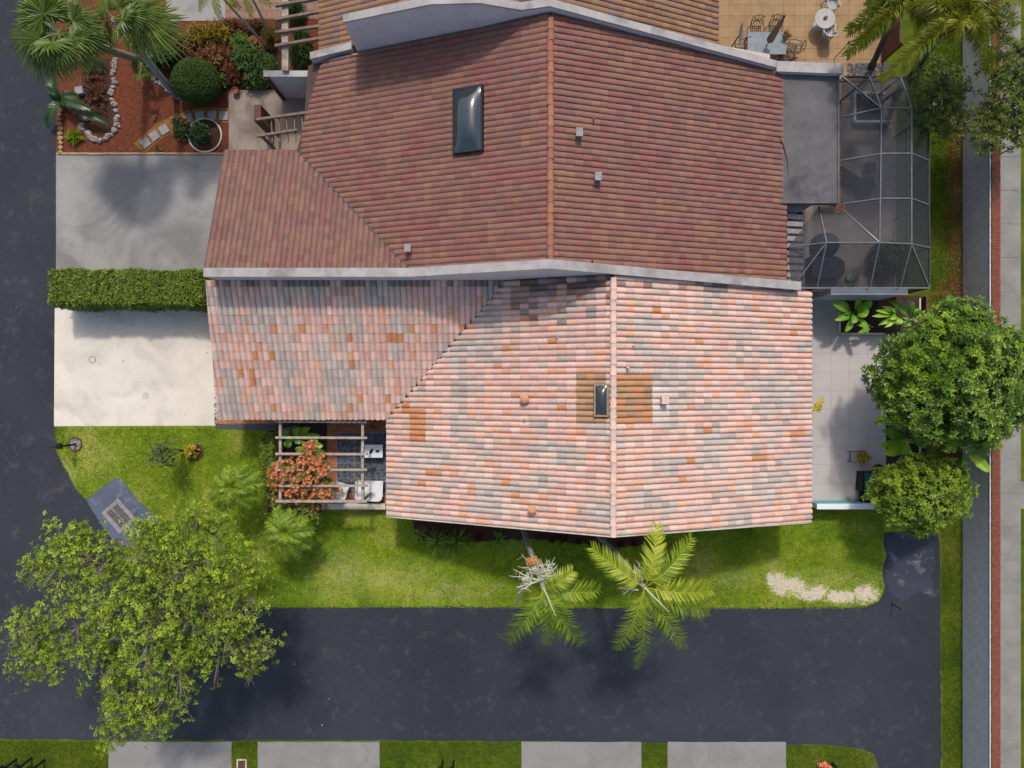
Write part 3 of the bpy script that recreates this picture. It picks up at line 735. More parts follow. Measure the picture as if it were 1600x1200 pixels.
def emit_tiles(roof, wholes, parts, mat_obj, mat_fld, tl=TL, first=None, limit=300):
    TV, TF = tile_template(tl)
    tm = MB().add(TV, [TF]).mesh('tile', mat_obj, smooth=True)
    key = (lambda w: (0 if first and first(w) else 1, w[2]))
    wholes = sorted(wholes, key=key)
    org = ORG[roof]
    for M_, c, _d in wholes[:limit]:
        o = link_mesh('tile', tm, roof); o.color = (c[0], c[1], c[2], 1)
        M2 = M_.copy(); M2.translation = M_.translation - org; o.matrix_basis = M2
    fm = MB()
    for M_, c, _d in wholes[limit:]:
        A = np.array(M_); fm.add(TV @ A[:3, :3].T + A[:3, 3], [TF], np.array(c[:3]))
    for p in parts:
        for V, C in zip(p.V, p.C): pass
        if p.V:
            V = np.concatenate(p.V); C = np.concatenate(p.C)
            fm.V.append(V); fm.C.append(C); fm.F += [f + fm.n for f in p.F]; fm.n += len(V)
    o = fm.build('tile_field', mat_fld, roof, smooth=True); o['kind'] = 'stuff'
    return o
def deck_slab(mb, plan, pl, thick=0.10):
    plan = list(plan)
    mb.prism(plan, lambda x, y: pl.z(x, y) - thick - 0.05, lambda x, y: pl.z(x, y) - 0.05)
def ridge_caps(roof, a, b, mat, cols, r=0.12, L=0.40):
    a = Vector(a); b = Vector(b); d = (b-a); n = int(d.length/L); d.normalize()
    sd = d.cross(Vector((0, 0, 1))).normalized(); up = sd.cross(d)
    mb = MB(); vs = []; fs = []
    k = 8
    for e, (s_, rr) in enumerate(((0, r*1.05), (L+0.03, r*0.9))):
        for i in range(k+1):
            t = math.pi*(-0.1 + 1.2*i/k); vs.append((math.cos(t)*rr, s_, math.sin(t)*rr*0.75))
    fs = [(i, i+1, k+2+i, k+1+i) for i in range(k)]
    me = MB().add(vs, [np.array(fs), np.array([list(range(k+1))])]).mesh('ridge_tile', mat, smooth=True)
    for i in range(n):
        q = a + d*(i*L) + up*0.012
        o = link_mesh('ridge_tile', me, roof); o.color = cols()
        M_ = Matrix(((sd.x, d.x, up.x, 0), (sd.y, d.y, up.y, 0), (sd.z, d.z, up.z, 0), (0, 0, 0, 1)))
        M_.translation = q - ORG[roof] + Vector((random.uniform(-.012, .012), 0, random.uniform(0, .008)))
        o.matrix_basis = M_

# smooth value noise for tile patches
_g = rng.uniform(0, 1, (80, 80, 4))
def vnoise(x, y, ch=0):
    xi, yi = int(math.floor(x)), int(math.floor(y)); fx, fy = x-xi, y-yi
    fx, fy = fx*fx*(3-2*fx), fy*fy*(3-2*fy)
    g = lambda a, b: _g[a % 80, b % 80, ch]
    return (g(xi, yi)*(1-fx)+g(xi+1, yi)*fx)*(1-fy) + (g(xi, yi+1)*(1-fx)+g(xi+1, yi+1)*fx)*fy
ORANGE = [(545,525),(605,527),(613,530),(628,530),(680,513),(427,555),(547,573),(397,600),(427,630),(545,630),(560,617),(655,640),(655,648),(655,657),(655,666),(655,675),(655,684),(640,632),(643,640),(797,547),(860,530),(875,640),(797,760),(665,760),(680,743),(1028,485),(1095,537),(1240,518),(1107,675),(1068,745),(1068,752),(1080,722),(1247,674),(1235,674),(375,584),(398,583),(470,505),(720,512),(640,515),(813,779),(605,626),(425,515),(400,560),(1185,712)]
PEACH = [(690,580),(700,590),(685,600),(1255,620),(1258,640),(1170,560)]
def col_subject(kind):
    def f(pix, i, j):
        x, y = pix
        g1 = vnoise(i*0.16 + 3 if kind != 'wing' else i*0.30, j*0.34 if kind != 'wing' else j*0.28, 0)
        g2 = vnoise(i*0.55 + 9, j*0.4 + 5, 1); r = random.random()
        grey = 0.62*g1 + 0.38*g2 + random.uniform(-0.10, 0.10)
        for ox, oy in ORANGE:
            if abs(x-ox) < 7.2 and abs(y-oy) < 4.6 and kind != 'wing' or (kind == 'wing' and abs(x-ox) < 4.7 and abs(y-oy) < 7.4):
                c = random.choice([(204, 140, 96), (200, 132, 88), (208, 146, 104)]); return S(*c)
        if kind == 'west' and 910 < x < 950 and 582 < y < 660: return S(*random.choice([(176, 140, 106), (188, 146, 108), (166, 132, 104), (196, 146, 104)]))
        if kind == 'east' and 962 < x < 1023 and 583 < y < 660: return S(*random.choice([(178, 136, 100), (188, 142, 104), (166, 130, 102), (202, 140, 96), (184, 146, 110)]))
        if kind == 'east' and 1022 < x < 1038 and 606 < y < 660: return S(*random.choice([(222, 206, 190), (214, 196, 180)]))
        if grey > 0.635 or r < 0.02: c = random.choice([(198, 180, 167), (190, 173, 162), (202, 184, 170), (206, 185, 170)])
        elif grey > 0.56: c = random.choice([(216, 186, 168), (212, 180, 162), (218, 189, 169)])
        elif r < 0.10: c = (230, 176, 144)
        elif r < 0.14: c = (226, 168, 134)
        else: c = random.choice([(228, 188, 170), (224, 182, 163), (231, 191, 172), (226, 178, 158), (221, 184, 168)])
        k = random.uniform(0.92, 1.04)
        # tiles below the party wall get darker colours, more often close to it
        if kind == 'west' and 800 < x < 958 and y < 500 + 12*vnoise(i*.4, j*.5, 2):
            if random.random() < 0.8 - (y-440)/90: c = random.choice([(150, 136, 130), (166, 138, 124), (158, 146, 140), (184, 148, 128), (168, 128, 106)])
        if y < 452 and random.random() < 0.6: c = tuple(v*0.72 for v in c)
        return S(c[0]*k, c[1]*k, c[2]*k)
    return f
def col_neighbour(pal):
    def f(pix, i, j):
        g = vnoise(i*0.33, j*0.45, 3) + random.uniform(-0.35, 0.35)
        c = pal[0] if g < 0.25 else pal[1] if g < 0.55 else pal[2] if g < 0.8 else pal[3]
        k = random.uniform(0.93, 1.06); return S(c[0]*k, c[1]*k, c[2]*k)
    return f

def line_z(pa, pb, x):   # helper for wall tops
    return pa[1] + (pb[1]-pa[1])*(x-pa[0])/(pb[0]-pa[0])

# ---- subject house -------------------------------------------------
ZE, ZR = 2.7, 6.6
xr = 158*(H-ZR)/F; xw = -195*(H-ZE)/F
yg = -5.62; yw = 4.12
ze_e = 3.3; xe = 467*(H-ze_e)/F
SW = Plane((xw, 0, ZE), (xw, 1, ZE), (xr, 0, ZR))
SE = Plane((xe, 0, ze_e), (xe, 1, ze_e), (xr, 0, ZR))
ywe = -1.50
WG = Plane((0, ywe, ZE), (1, ywe, ZE), (0, yw, 4.9))
vx_top = xw + ((4.9-ZE)/((ZR-ZE)/(xr-xw)))         # valley top x where wing height = west slope height
house = thing('house', (0, 0, 0), 'low house with weathered pink and grey barrel tile roof in the middle', 'house')
wb = MB()
wb.prism([(-11.6, -0.9), (-4.7, -0.9), (-4.7, yw-0.1), (-11.6, yw-0.1)], 0.0, lambda x, y: WG.z(x, y) - 0.16)
wb.build('garage_wall', MAT['house_wall'], house)
wb = MB(); wb.prism([(-4.7, -5.05), (xr, -5.05), (xr, yw-0.1), (-4.7, yw-0.1)], 0.0, lambda x, y: SW.z(x, y) - 0.16)
wb.prism([(xr, -5.05), (11.7, -5.05), (11.7, yw-0.1), (xr, yw-0.1)], 0.0, lambda x, y: SE.z(x, y) - 0.16)
wb.build('wall', MAT['house_wall'], house)
plan_w = [(xw, ywe), (xw, yg), (xr, yg-0.02), (xr, yw), (vx_top, yw)]
plan_e = [(xr, yg-0.02), (xe, yg-0.12), (xe, yw-0.25), (xr, yw)]
plan_g = [(P(341, 652, ZE).x, ywe), (xw, ywe), (vx_top, yw), (-12.12, yw)]
rb_ = MB(); deck_slab(rb_, plan_w, SW); deck_slab(rb_, plan_e, SE); deck_slab(rb_, plan_g, WG)
roof = rb_.build('roof', MAT['soffit'], house)
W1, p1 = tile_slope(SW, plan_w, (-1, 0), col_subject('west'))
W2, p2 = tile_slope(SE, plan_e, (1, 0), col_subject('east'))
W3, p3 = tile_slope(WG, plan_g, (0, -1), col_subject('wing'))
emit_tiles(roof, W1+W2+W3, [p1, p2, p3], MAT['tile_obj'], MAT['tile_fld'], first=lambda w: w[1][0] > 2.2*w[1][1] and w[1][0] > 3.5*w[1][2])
def rc(): return S(*random.choice([(216, 182, 164), (206, 176, 162), (200, 172, 160), (222, 184, 164), (194, 176, 168)]))
ridge_caps(roof, (xr, yg-0.06, ZR+0.04), (xr, yw, ZR+0.04), MAT['tile_obj'], rc)
def rc2(): return S(*random.choice([(214, 196, 186), (206, 190, 184), (222, 200, 188)]))
va = Vector((xw, ywe, SW.z(xw, ywe))); vb = Vector((vx_top, yw, SW.z(vx_top, yw)))
mb = MB(); mb.beam(va + Vector((0, 0, .05)), vb + Vector((0, 0, .05)), 0.10, 0.03); mb.build('valley_flashing', MAT['flash'], roof)
dv = (vb-va); mb = MB(); off = Vector((0.085, -0.075, 0.062)); mb.beam(va + off + dv*0.02, va + off + dv*0.55, 0.045, 0.03); mb.build('mortar_fillet', MAT['flash_w'], roof)
mb = MB(); mb.beam((xw-0.02, ywe-0.1, ZE-0.07), (xw-0.02, yg, ZE-0.07), 0.03, 0.14); mb.build('fascia', MAT['white_wall'], roof)
mb = MB(); mb.beam((xw, yg-.035, ZE-0.05), (xr, yg-.055, ZR-0.05), 0.05, 0.16); mb.beam((xr, yg-.055, ZR-.05), (xe, yg-0.155, ze_e-.05), 0.05, 0.16); mb.build('barge_board', MAT['cream_wall'], roof)
def on_roof_pipe(parent, pl, px, py, r, h, mat, name='vent_pipe', cap=False):
    c = pl.hit(px, py); mb = MB(); mb.lathe((c.x, c.y, c.z), [(r*1.25, -0.05), (r*1.25, 0.09), (r, 0.10), (r, h), (r*0.7, h+0.02)], 12)
    if cap: mb.lathe((c.x, c.y, c.z), [(r*1.35, h), (r*1.4, h+0.05), (r*0.6, h+0.13)], 12)
    return mb.build(name, mat, parent)
on_roof_pipe(roof, SW, 819, 623, 0.13, 0.26, MAT['vent_o'], cap=True)
on_roof_pipe(roof, SW, 831, 795, 0.13, 0.24, MAT['vent_o'], cap=True)
on_roof_pipe(roof, SW, 819, 654, 0.035, 0.3, MAT['vent'])
on_roof_pipe(roof, SW, 870, 528, 0.03, 0.2, MAT['vent'])
on_roof_pipe(roof, SE, 980, 575, 0.045, 0.3, MAT['vent'])
on_roof_pipe(roof, SE, 989, 541, 0.03, 0.2, MAT['vent_g'])
on_roof_pipe(roof, SW, 906, 797, 0.04, 0.15, MAT['vent_o'])
def cowl(parent, pl, px, py, mat, s=0.30):
    c = pl.hit(px, py); mb = MB()
    mb.box((c.x, c.y, c.z+0.16), (s*0.8, s*0.8, 0.36)); mb.prism([(c.x-s/2, c.y-s*.62), (c.x+s/2, c.y-s*.62), (c.x+s/2, c.y+s*.62), (c.x-s/2, c.y+s*.62)], c.z+0.30, c.z+0.42)
    return mb.build('vent_cowl', mat, parent)
cowl(roof, SE, 1036, 624, MAT['vent'], 0.27)
def skylight(parent, pl, down, px0, px1, py0, py1, mf, up=0.14, fr=0.07, dome=0.16):
    a = pl.hit((px0+px1)/2, (py0+py1)/2); u, v, n = frame_of(pl, down)
    c1 = pl.hit(px0, (py0+py1)/2); c2 = pl.hit(px1, (py0+py1)/2); d1 = pl.hit((px0+px1)/2, py0); d2 = pl.hit((px0+px1)/2, py1)
    lv = abs((c2-c1).dot(v)); lu = abs((d2-d1).dot(u)); M_ = Matrix((u, v, n)).transposed()
    f = MB()
    for s_ in (-1, 1):
        f.box(a + u*(s_*(lu/2 - fr/2)) + n*up/2, (fr, lv, up+0.1), M=M_)
        f.box(a + v*(s_*(lv/2 - fr/2)) + n*(up/2+0.002), (lu-2*fr-0.004, fr, up+0.1), M=M_)
    fo = f.build('skylight', mf, parent)
    g = MB(); nu, nv = 12, 12; vs = []
    for i in range(nu+1):
        for j in range(nv+1):
            x, y = -1+2*i/nu, -1+2*j/nv
            z = dome*(1-abs(x)**3)*(1-abs(y)**3)
            vs.append(tuple(a + u*(x*(lu/2-fr*0.8)) + v*(y*(lv/2-fr*0.8)) + n*(up+0.03+z)))
    q = [(i*(nv+1)+j, (i+1)*(nv+1)+j, (i+1)*(nv+1)+j+1, i*(nv+1)+j+1) for i in range(nu) for j in range(nv)]
    g.add(vs, [np.array(q)]); g.build('dome', MAT['glass_d'], fo, smooth=True)
skylight(roof, SW, (-1, 0), 930, 953, 600, 651, MAT['frame_t'])

# ---- neighbouring house ---------------------------------------------
nb = thing('house', (0, 9, 0), 'house with uniform reddish brown tile roof above the white topped party wall', 'house')
nxr = 60*(H-ZR)/F; nxw = -315*(H-2.7)/F; nze = 3.2; nxe = 428*(H-nze)/F
NW = Plane((nxw, 9, 2.7), (nxw, 10, 2.7), (nxr, 9, ZR)); NE = Plane((nxe, 9, nze), (nxe, 10, nze), (nxr, 9, ZR))
nyv = 10.05; nyw = 4.35; nyn = 13.8
vx0 = -9.28; vz0 = NW.z(vx0, nyv)
NG = Plane((0, nyv, vz0), (1, nyv, vz0), (0, nyw, 4.55))
vxt = nxr - (ZR-4.55)/((ZR-2.7)/(nxr-nxw))
plan_nw = [(vx0, nyv), (vxt, nyw), (nxr, nyw), (nxr, nyn), (nxw, nyn), (nxw, nyv+1.0)]
plan_nw = [(vx0, nyv), (vxt, nyw), (nxr, nyw), (nxr, nyn), (-8.72, 13.62), (-8.95, 11.0)]
xe_n = P(1210, 112, 3.4).x
plan_ne = [(nxr, nyn), (nxr, nyw), (nxe, nyw), (nxe, P(0, 318, nze).y), (nxe, nyn-.2)]
plan_ne = [(nxr, nyn), (nxr, nyw), (nxe, nyw-.1), (nxe, 13.0)]
plan_ng = [(-12.38, nyv), (vx0, nyv), (vxt, nyw), (-12.38, nyw)]
wb = MB(); wb.prism([(-11.6, nyw), (-8.0, nyw), (-8.0, nyv-0.6), (-11.6, nyv-0.6)], 0, lambda x, y: NG.z(x, y)-0.16); wb.build('garage_wall', MAT['house_wall'], nb)
wb = MB(); wb.prism([(-8.0, nyw), (nxr, nyw), (nxr, nyn), (-8.0, nyn)], 0, lambda x, y: NW.z(x, y)-0.16)
wb.prism([(nxr, nyw), (nxe-.7, nyw), (nxe-.7, nyn), (nxr, nyn)], 0, lambda x, y: NE.z(x, y)-0.16); wb.build('wall', MAT['house_wall'], nb)
rb_ = MB(); deck_slab(rb_, plan_nw, NW); deck_slab(rb_, plan_ne, NE); deck_slab(rb_, plan_ng, NG)
nroof = rb_.build('roof', MAT['soffit'], nb)
PALN = [(138, 88, 78), (134, 95, 84), (139, 97, 81), (142, 101, 80)]
PALG = [(130, 87, 78), (126, 94, 84), (131, 96, 82), (134, 99, 80)]
A1, q1 = tile_slope(NW, plan_nw, (-1, 0), col_neighbour(PALN), 0.345)
A2, q2 = tile_slope(NE, plan_ne, (1, 0), col_neighbour(PALN), 0.345)
A3, q3 = tile_slope(NG, plan_ng, (0, 1), col_neighbour(PALG), 0.345)
emit_tiles(nroof, A1+A2+A3, [q1, q2, q3], MAT['tile_n_obj'], MAT['tile_n_fld'], 0.345)
def rcn(): return S(*random.choice([(156, 98, 76), (150, 92, 74), (144, 96, 80), (160, 104, 76)]))
ridge_caps(nroof, (nxr, nyw, ZR+.04), (nxr, nyn, ZR+.04), MAT['tile_n_obj'], rcn)
na = Vector((vx0, nyv, vz0)); nbv = Vector((vxt, nyw, 4.55))
mb = MB(); mb.beam(na + Vector((0, 0, .05)), nbv + Vector((0, 0, .05)), 0.07, 0.03); mb.build('valley_flashing', MAT['flash'], nroof)
skylight(nroof, NW, (-1, 0), 711, 757, 139, 240, MAT['frame_b'], up=0.2, fr=0.06, dome=0.3)
for (x, y, pl, lab) in ((904, 212, NE, 0), (933, 280, NE, 0), (639, 390, NW, 0)): cowl(nroof, pl, x, y, MAT['vent_g'], 0.25)
on_roof_pipe(nroof, NE, 927, 188, 0.03, 0.25, MAT['vent_g']); on_roof_pipe(nroof, NE, 925, 409, 0.03, 0.2, MAT['iron'])
# small porch roof return by the entrance, flat roof over the rear room
mb = MB(); fa = P(1209, 112, 3.3); fb = P(1311, 318, 3.3)
mb.prism([(fa.x, fb.y), (fb.x, fb.y), (fb.x, fa.y), (fa.x, fa.y)], 3.02, 3.3); fr_ = mb.build('flat_roof', MAT['flat_roof'], nb)
mb = MB(); mb.beam((fb.x-.04, fb.y, 3.325), (fb.x-.04, fa.y, 3.325), 0.08, 0.05); mb.beam((fa.x, fb.y+.04, 3.326), (fb.x-.09, fb.y+.04, 3.326), 0.08, 0.05); mb.build('roof_edge', MAT['flat_roof'], fr_)
mb = MB(); mb.prism([(fa.x, fb.y+.3), (fb.x-.5, fb.y+.3), (fb.x-.5, fa.y-.2), (fa.x, fa.y-.2)], 0, 3.02); mb.build('rear_room_wall', MAT['house_wall'], nb)
mb = MB(); pts = [P(1213, 190, 3.31), P(1217, 215, 3.31), P(1224, 228, 3.31), P(1230, 250, 3.31), P(1232, 275, 3.31)]
mb.tube([p - Vector((0, 0, .01)) for p in pts], [0.05, 0.07, 0.04, 0.02, 0.008], 5); o = mb.build('leaf_debris', MAT['mulch_d'], fr_); o['kind'] = 'stuff'

# ---- third house at the top edge ------------------------------------
th = thing('house', (0, 16, 0), 'house with sandy brown tile roof cut off by the top edge', 'house')
txr = 1.2; TZ = 6.6; txw = P(499, 0, 2.7).x; txe = P(1122, 0, 3.3).x
T1 = Plane((txw, 16, 2.7), (txw, 17, 2.7), (txr, 16, TZ)); T2 = Plane((txe, 16, 3.3), (txe, 17, 3.3), (txr, 16, TZ))
PALT = [(142, 106, 82), (150, 116, 88), (146, 108, 78), (136, 106, 92)]
plan_t1 = [(txw, 14.1), (txr, 14.1), (txr, 20), (txw, 20)]; plan_t2 = [(txr, 14.1), (txe, 14.1), (txe, 20), (txr, 20)]
rb_ = MB(); deck_slab(rb_, plan_t1, T1); deck_slab(rb_, plan_t2, T2); troof = rb_.build('roof', MAT['soffit'], th)
B1, r1 = tile_slope(T1, plan_t1, (-1, 0), col_neighbour(PALT), 0.36); B2, r2 = tile_slope(T2, plan_t2, (1, 0), col_neighbour(PALT), 0.36)
emit_tiles(troof, B1+B2, [r1, r2], MAT['tile_n_obj'], MAT['tile_n_fld'], 0.36)
wb = MB(); wb.prism([(txw+.6, 14.15), (txr, 14.15), (txr, 20), (txw+.6, 20)], 0, lambda x, y: T1.z(x, y)-.16); wb.prism([(txr, 14.15), (txe-.6, 14.15), (txe-.6, 20), (txr, 20)], 0, lambda x, y: T2.z(x, y)-.16)
wb.build('wall', MAT['house_wall'], th)

# ---- party walls -------------------------------------------------------
def gable_wall(name, label, tops, thick, zbase, mat, mat_cop, cop=0.10):
    """tops: world points of the south top edge"""
    t = thing(name, (tops[len(tops)//2].x, tops[len(tops)//2].y + thick/2, 0), label, 'wall')
    b = MB(); c = MB()
    for a, d in zip(tops[:-1], tops[1:]):
        for mbx, z0a, z0b, z1a, z1b, ex in ((b, zbase, zbase, a.z-cop, d.z-cop, 0.0), (c, a.z-cop, d.z-cop, a.z, d.z, 0.035)):
            v = [(a.x, a.y-ex, z0a), (d.x, d.y-ex, z0b), (d.x, d.y+thick+ex, z0b), (a.x, a.y+thick+ex, z0a), (a.x, a.y-ex, z1a), (d.x, d.y-ex, z1b), (d.x, d.y+thick+ex, z1b), (a.x, a.y+thick+ex, z1a)]
            mbx.add(v, [np.array([(0,3,2,1),(4,5,6,7),(0,1,5,4),(1,2,6,5),(2,3,7,6),(3,0,4,7)])])
    b.build('wall_face', mat, t); c.build('coping', mat_cop, t)
    return t
gable_wall('party_wall', 'stepped grey party wall with pale coping between the two tiled roofs', [P(318, 431, 6.0), P(640, 431, 6.05), P(858, 418, 7.9), P(962, 427, 6.8), P(1252, 452, 3.95)], 0.27, 0.0, MAT['wall_grey'], MAT['coping'])
gable_wall('party_wall', 'tall lavender grey party wall along the top of the picture', [P(536, 33, 6.0), P(673, 5, 7.3), P(750, 3, 7.4), P(814, 14, 6.8), P(859, 8, 7.05), P(1213, 104, 3.75)], 0.22, 0.0, MAT['wall_grey'], MAT['coping'])
gable_wall('party_wall', 'short low end of the upper party wall with pale coping', [P(484, 91, 3.2), P(549, 75, 3.5)], 0.22, 0.0, MAT['wall_grey'], MAT['coping'])
gable_wall('party_wall', 'straight pale garden wall between the tan patio and the flat roof', [P(1213.5, 110, 3.6), P(1318, 114, 3.6)], 0.36, 0.0, MAT['wall_grey'], MAT['coping'])

# ------------------------------------------------------------------ boundary wall on the right
bwx = 20.92; bwh = 1.98
bw_t = thing('boundary_wall', (bwx+0.15, 0, 0), 'long grey block boundary wall with red brick coping on the right', 'wall')
MB().box((bwx+0.16, 0, bwh/2-0.03), (0.26, 70, bwh-0.06)).build('mortar_core', MAT['mortar'], bw_t)
bm_ = MB().box((0, 0, 0), (0.05, 0.388, 0.187)).mesh('block', MAT['block'])
blocks = []
for r in range(10):
    for k in range(-46, 47):
        y = k*0.4 + (0.2 if r % 2 else 0); z = 0.1 + r*0.2
        if z + 0.1 > bwh - 0.04: continue
        blocks.append((abs(y) - z*2.5, y, z))
blocks.sort(); fm = MB()
for i, (_k, y, z) in enumerate(blocks):
    x = bwx + 0.025 + random.uniform(-.004, .004)
    if i < 300:
        o = link_mesh('block', bm_, bw_t); o.location = Vector((x, y, z)) - ORG[bw_t]
    else: fm.box((x, y, z), (0.05, 0.388, 0.187))
fm.build('block_courses', MAT['block'], bw_t)['kind'] = 'stuff'
MB().box((bwx+0.16, 0, bwh-0.035), (0.42, 70, 0.05)).build('coping_bed', MAT['white_wall'], bw_t)
bk = MB().box((0, 0, 0), (0.37, 0.072, 0.07)).mesh('coping_brick', MAT['brick'])
fm = MB()
for k in range(-236, 237):
    y = k*0.085; x = bwx+0.185 + random.uniform(-.006, .006); z = bwh + 0.028 + random.uniform(-.004, .004)
    if abs(k) < 150:
        o = link_mesh('coping_brick', bk, bw_t); o.location = Vector((x, y, z)) - ORG[bw_t]
    else: fm.box((x, y, z), (0.37, 0.072, 0.07))
fm.build('coping_courses', MAT['brick'], bw_t)['kind'] = 'stuff'

# ------------------------------------------------------------------ own front patio
terr = sheet('path', gp((337, 553), (345, 553), (345, 640), (610, 640), (610, 792), (512, 792), (512, 662), (338, 662)), 0.022, MAT['terracotta'], thick=0.04)
sheet('planting_bed', wob(gp((337, 662), (436, 662), (436, 671), (400, 672), (336, 668)), 0.2, 0.03), 0.028, MAT['gravel_d'])
gb = MB()
for i in range(420):
    q = P(random.uniform(337, 434), random.uniform(662.5, 670)); s_ = random.uniform(.02, .05)
    gb.blob((q.x, q.y, 0.03), (s_, s_*random.uniform(.7, 1.1), s_*.6), 6, 3, 0.2)
for i in range(70):
    q = P(random.uniform(335, 338.5), random.uniform(585, 665)); s_ = random.uniform(.02, .045)
    gb.blob((q.x, q.y, 0.03), (s_, s_*random.uniform(.7, 1.1), s_*.6), 6, 3, 0.2)
tag(gb.build('pebbles', MAT['gravel_d']), 'black pebble strip along the front path', 'pebbles', kind='stuff')
sheet('planting_bed', gp((434, 660), (511, 660), (511, 800), (418, 800), (418, 672), (434, 672)), 0.034, MAT['soil'])
sl_ = sheet('patio', gp((526, 676), (608, 676), (608, 770), (526, 770)), 0.034, MAT['joint'])
for i in range(3):
    for j in range(4):
        a = P(527 + i*27.3, 677 + j*23.4); b = P(527 + i*27.3 + 26.3, 677 + j*23.4 + 22.4)
        MB().box(((a.x+b.x)/2, (a.y+b.y)/2, 0.036 + random.uniform(0, .004)), (b.x-a.x, a.y-b.y, 0.02)).build('slate_slab', MAT['slate'], sl_)
# low white wall closing the patio
mb = MB(); a = P(508, 784); b = P(604, 793)
t = thing('garden_wall', ((a.x+b.x)/2, (a.y+b.y)/2, 0), 'low cream capped wall closing the front patio', 'wall')
MB().box(((a.x+b.x)/2, (a.y+b.y)/2, 0.22), (b.x-a.x, 0.2, 0.44)).build('wall_face', MAT['cream_wall'], t)
MB().box(((a.x+b.x)/2, (a.y+b.y)/2, 0.47), (b.x-a.x+.06, 0.27, 0.06)).build('cap', MAT['cream_wall'], t)
# pergola
zp = 2.45
t = thing('pergola', P(503, 722), 'open pergola of six weathered timber rafters over the front patio', 'pergola')
for px in (438.5, 567):
    a = P(px, 656, zp-0.16); b = P(px, 787, zp-0.16); MB().beam((a.x, a.y, zp-.16), (a.x, b.y, zp-.16), 0.11, 0.16).build('beam', MAT['timber'], t)
    for py in (672, 781):
        q = P(px, py, zp-.24); MB().box((q.x, q.y, (zp-.24)/2), (0.1, 0.1, zp-.24)).build('post', MAT['timber'], t)
for py in (658.5, 683.5, 709, 734, 759, 783):
    a = P(431, py, zp); b = P(574, py + random.uniform(-.8, .8), zp); MB().beam((a.x, a.y, zp), (b.x, b.y, zp), 0.095, 0.15).build('rafter', MAT['timber'], t)
# furniture
t = thing('side_table', P(582, 705), 'white oblong table carrying two dark objects under the pergola', 'table')
zt = 0.5; a = P(564, 695, zt); b = P(598, 715, zt); cx, cy = (a.x+b.x)/2, (a.y+b.y)/2
MB().box((cx, cy, zt), (b.x-a.x, a.y-b.y, 0.035)).build('table_top', MAT['white_pl'], t)
for sx in (-1, 1):
    for sy in (-1, 1): MB().box((cx+sx*.42, cy+sy*.22, zt/2-.01), (0.045, 0.045, zt-.03)).build('leg', MAT['white_pl'], t)
for dx, dy, rz, lb in ((-0.02, 0.0, 1.1, 'dark oblong shoe on the white table, the larger one'), (0.27, 0.01, 0.3, 'small dark round bowl on the white table')):
    mb = MB(); mb.blob((cx+dx, cy+dy, zt+.05), (0.13 if dx < 0 else .085, 0.06, 0.05), 12, 6)
    o = mb.build('shoe' if dx < 0 else 'bowl', MAT['black'], loc=(cx+dx, cy+dy, zt+.018), smooth=True); o.rotation_euler.z = rz; tag(o, lb, 'shoe' if dx < 0 else 'bowl')
def garden_chair(name, label, cat, c, rz, wd, dp, mat, sh=0.42, bh=0.82, group=None):
    """solid seat, curved back, arms and four legs; back on local -y"""
    t = thing(name, c, label, cat, group); t.rotation_euler.z = rz
    def B(nm, f):
        mb = MB(); f(mb); me = mb.mesh(nm, mat); o = bpy.data.objects.new(nm, me); COL.objects.link(o); o.parent = t; ORG[o] = ORG[t]; return o
    B('seat', lambda m: m.prism([(-wd/2+.06, dp/2), (wd/2-.06, dp/2), (wd/2-.04, -dp/2+.12), (wd/2-.14, -dp/2+.02), (-wd/2+.14, -dp/2+.02), (-wd/2+.04, -dp/2+.12)], sh-.03, sh))
    def back(m):
        pts = [(-wd/2+.03, -dp/2+.2), (-wd/2+.03, -dp/2+.1), (-wd/2+.14, -dp/2), (wd/2-.14, -dp/2), (wd/2-.03, -dp/2+.1), (wd/2-.03, -dp/2+.2)]
        for a, b in zip(pts[:-1], pts[1:]):
            d = Vector((b[0]-a[0], b[1]-a[1])).normalized(); nn = Vector((d.y, -d.x))*0.02; lean = -0.10
            v = []
            for z, l in ((sh-.01, 0), (bh, lean)):
                for q in (a, b):
                    for s_ in (-1, 1): v.append((q[0]+nn.x*s_, q[1]+nn.y*s_+l, z))
            m.add(v, [np.array([(0, 2, 3, 1), (4, 5, 7, 6), (0, 4, 6, 2), (1, 3, 7, 5), (0, 1, 5, 4), (2, 6, 7, 3)])])
    B('backrest', back)
    for sx in (-1, 1):
        B('armrest', lambda m: (m.box((sx*(wd/2-.03), 0.03, sh+.2), (0.06, dp*.8, 0.03)), m.box((sx*(wd/2-.03), dp/2-.07, sh+.09), (0.05, 0.05, .2))))
        for sy in (-1, 1): B('leg', lambda m: m.tube([(sx*(wd/2-.08), sy*(dp/2-.08), sh-.03), (sx*(wd/2-.04), sy*(dp/2-.04), 0)], [0.028, 0.02], 6))
    return t
q = P(581, 762); garden_chair('loveseat', 'wide white two-seat garden bench by the low wall', 'bench', (q.x, q.y, 0.025), R(-2), 1.25, 0.78, MAT['white_pl'], 0.42, 0.72)
q = P(535, 764); garden_chair('armchair', 'white garden armchair beside the flowering bush', 'chair', (q.x, q.y, 0.025), R(-18), 0.76, 0.72, MAT['white_pl'], 0.42, 0.74)
mb = MB()
for i in range(26): 
    c = Vector((q.x, q.y, .46)) + Vector((random.uniform(-.22, .22), random.uniform(-.2, .2), 0)); a = random.uniform(0, 6.28)
    leaf_quads(mb, np.array([tuple(c)]), np.array([[math.cos(a), math.sin(a), .1]]), np.array([[0, 0, 1.0]]), .09, .05, [random.random()])
tag(mb.build('fallen_bracts', LF['flower']), 'fallen pink bracts lying on the white armchair', 'petals', kind='stuff')

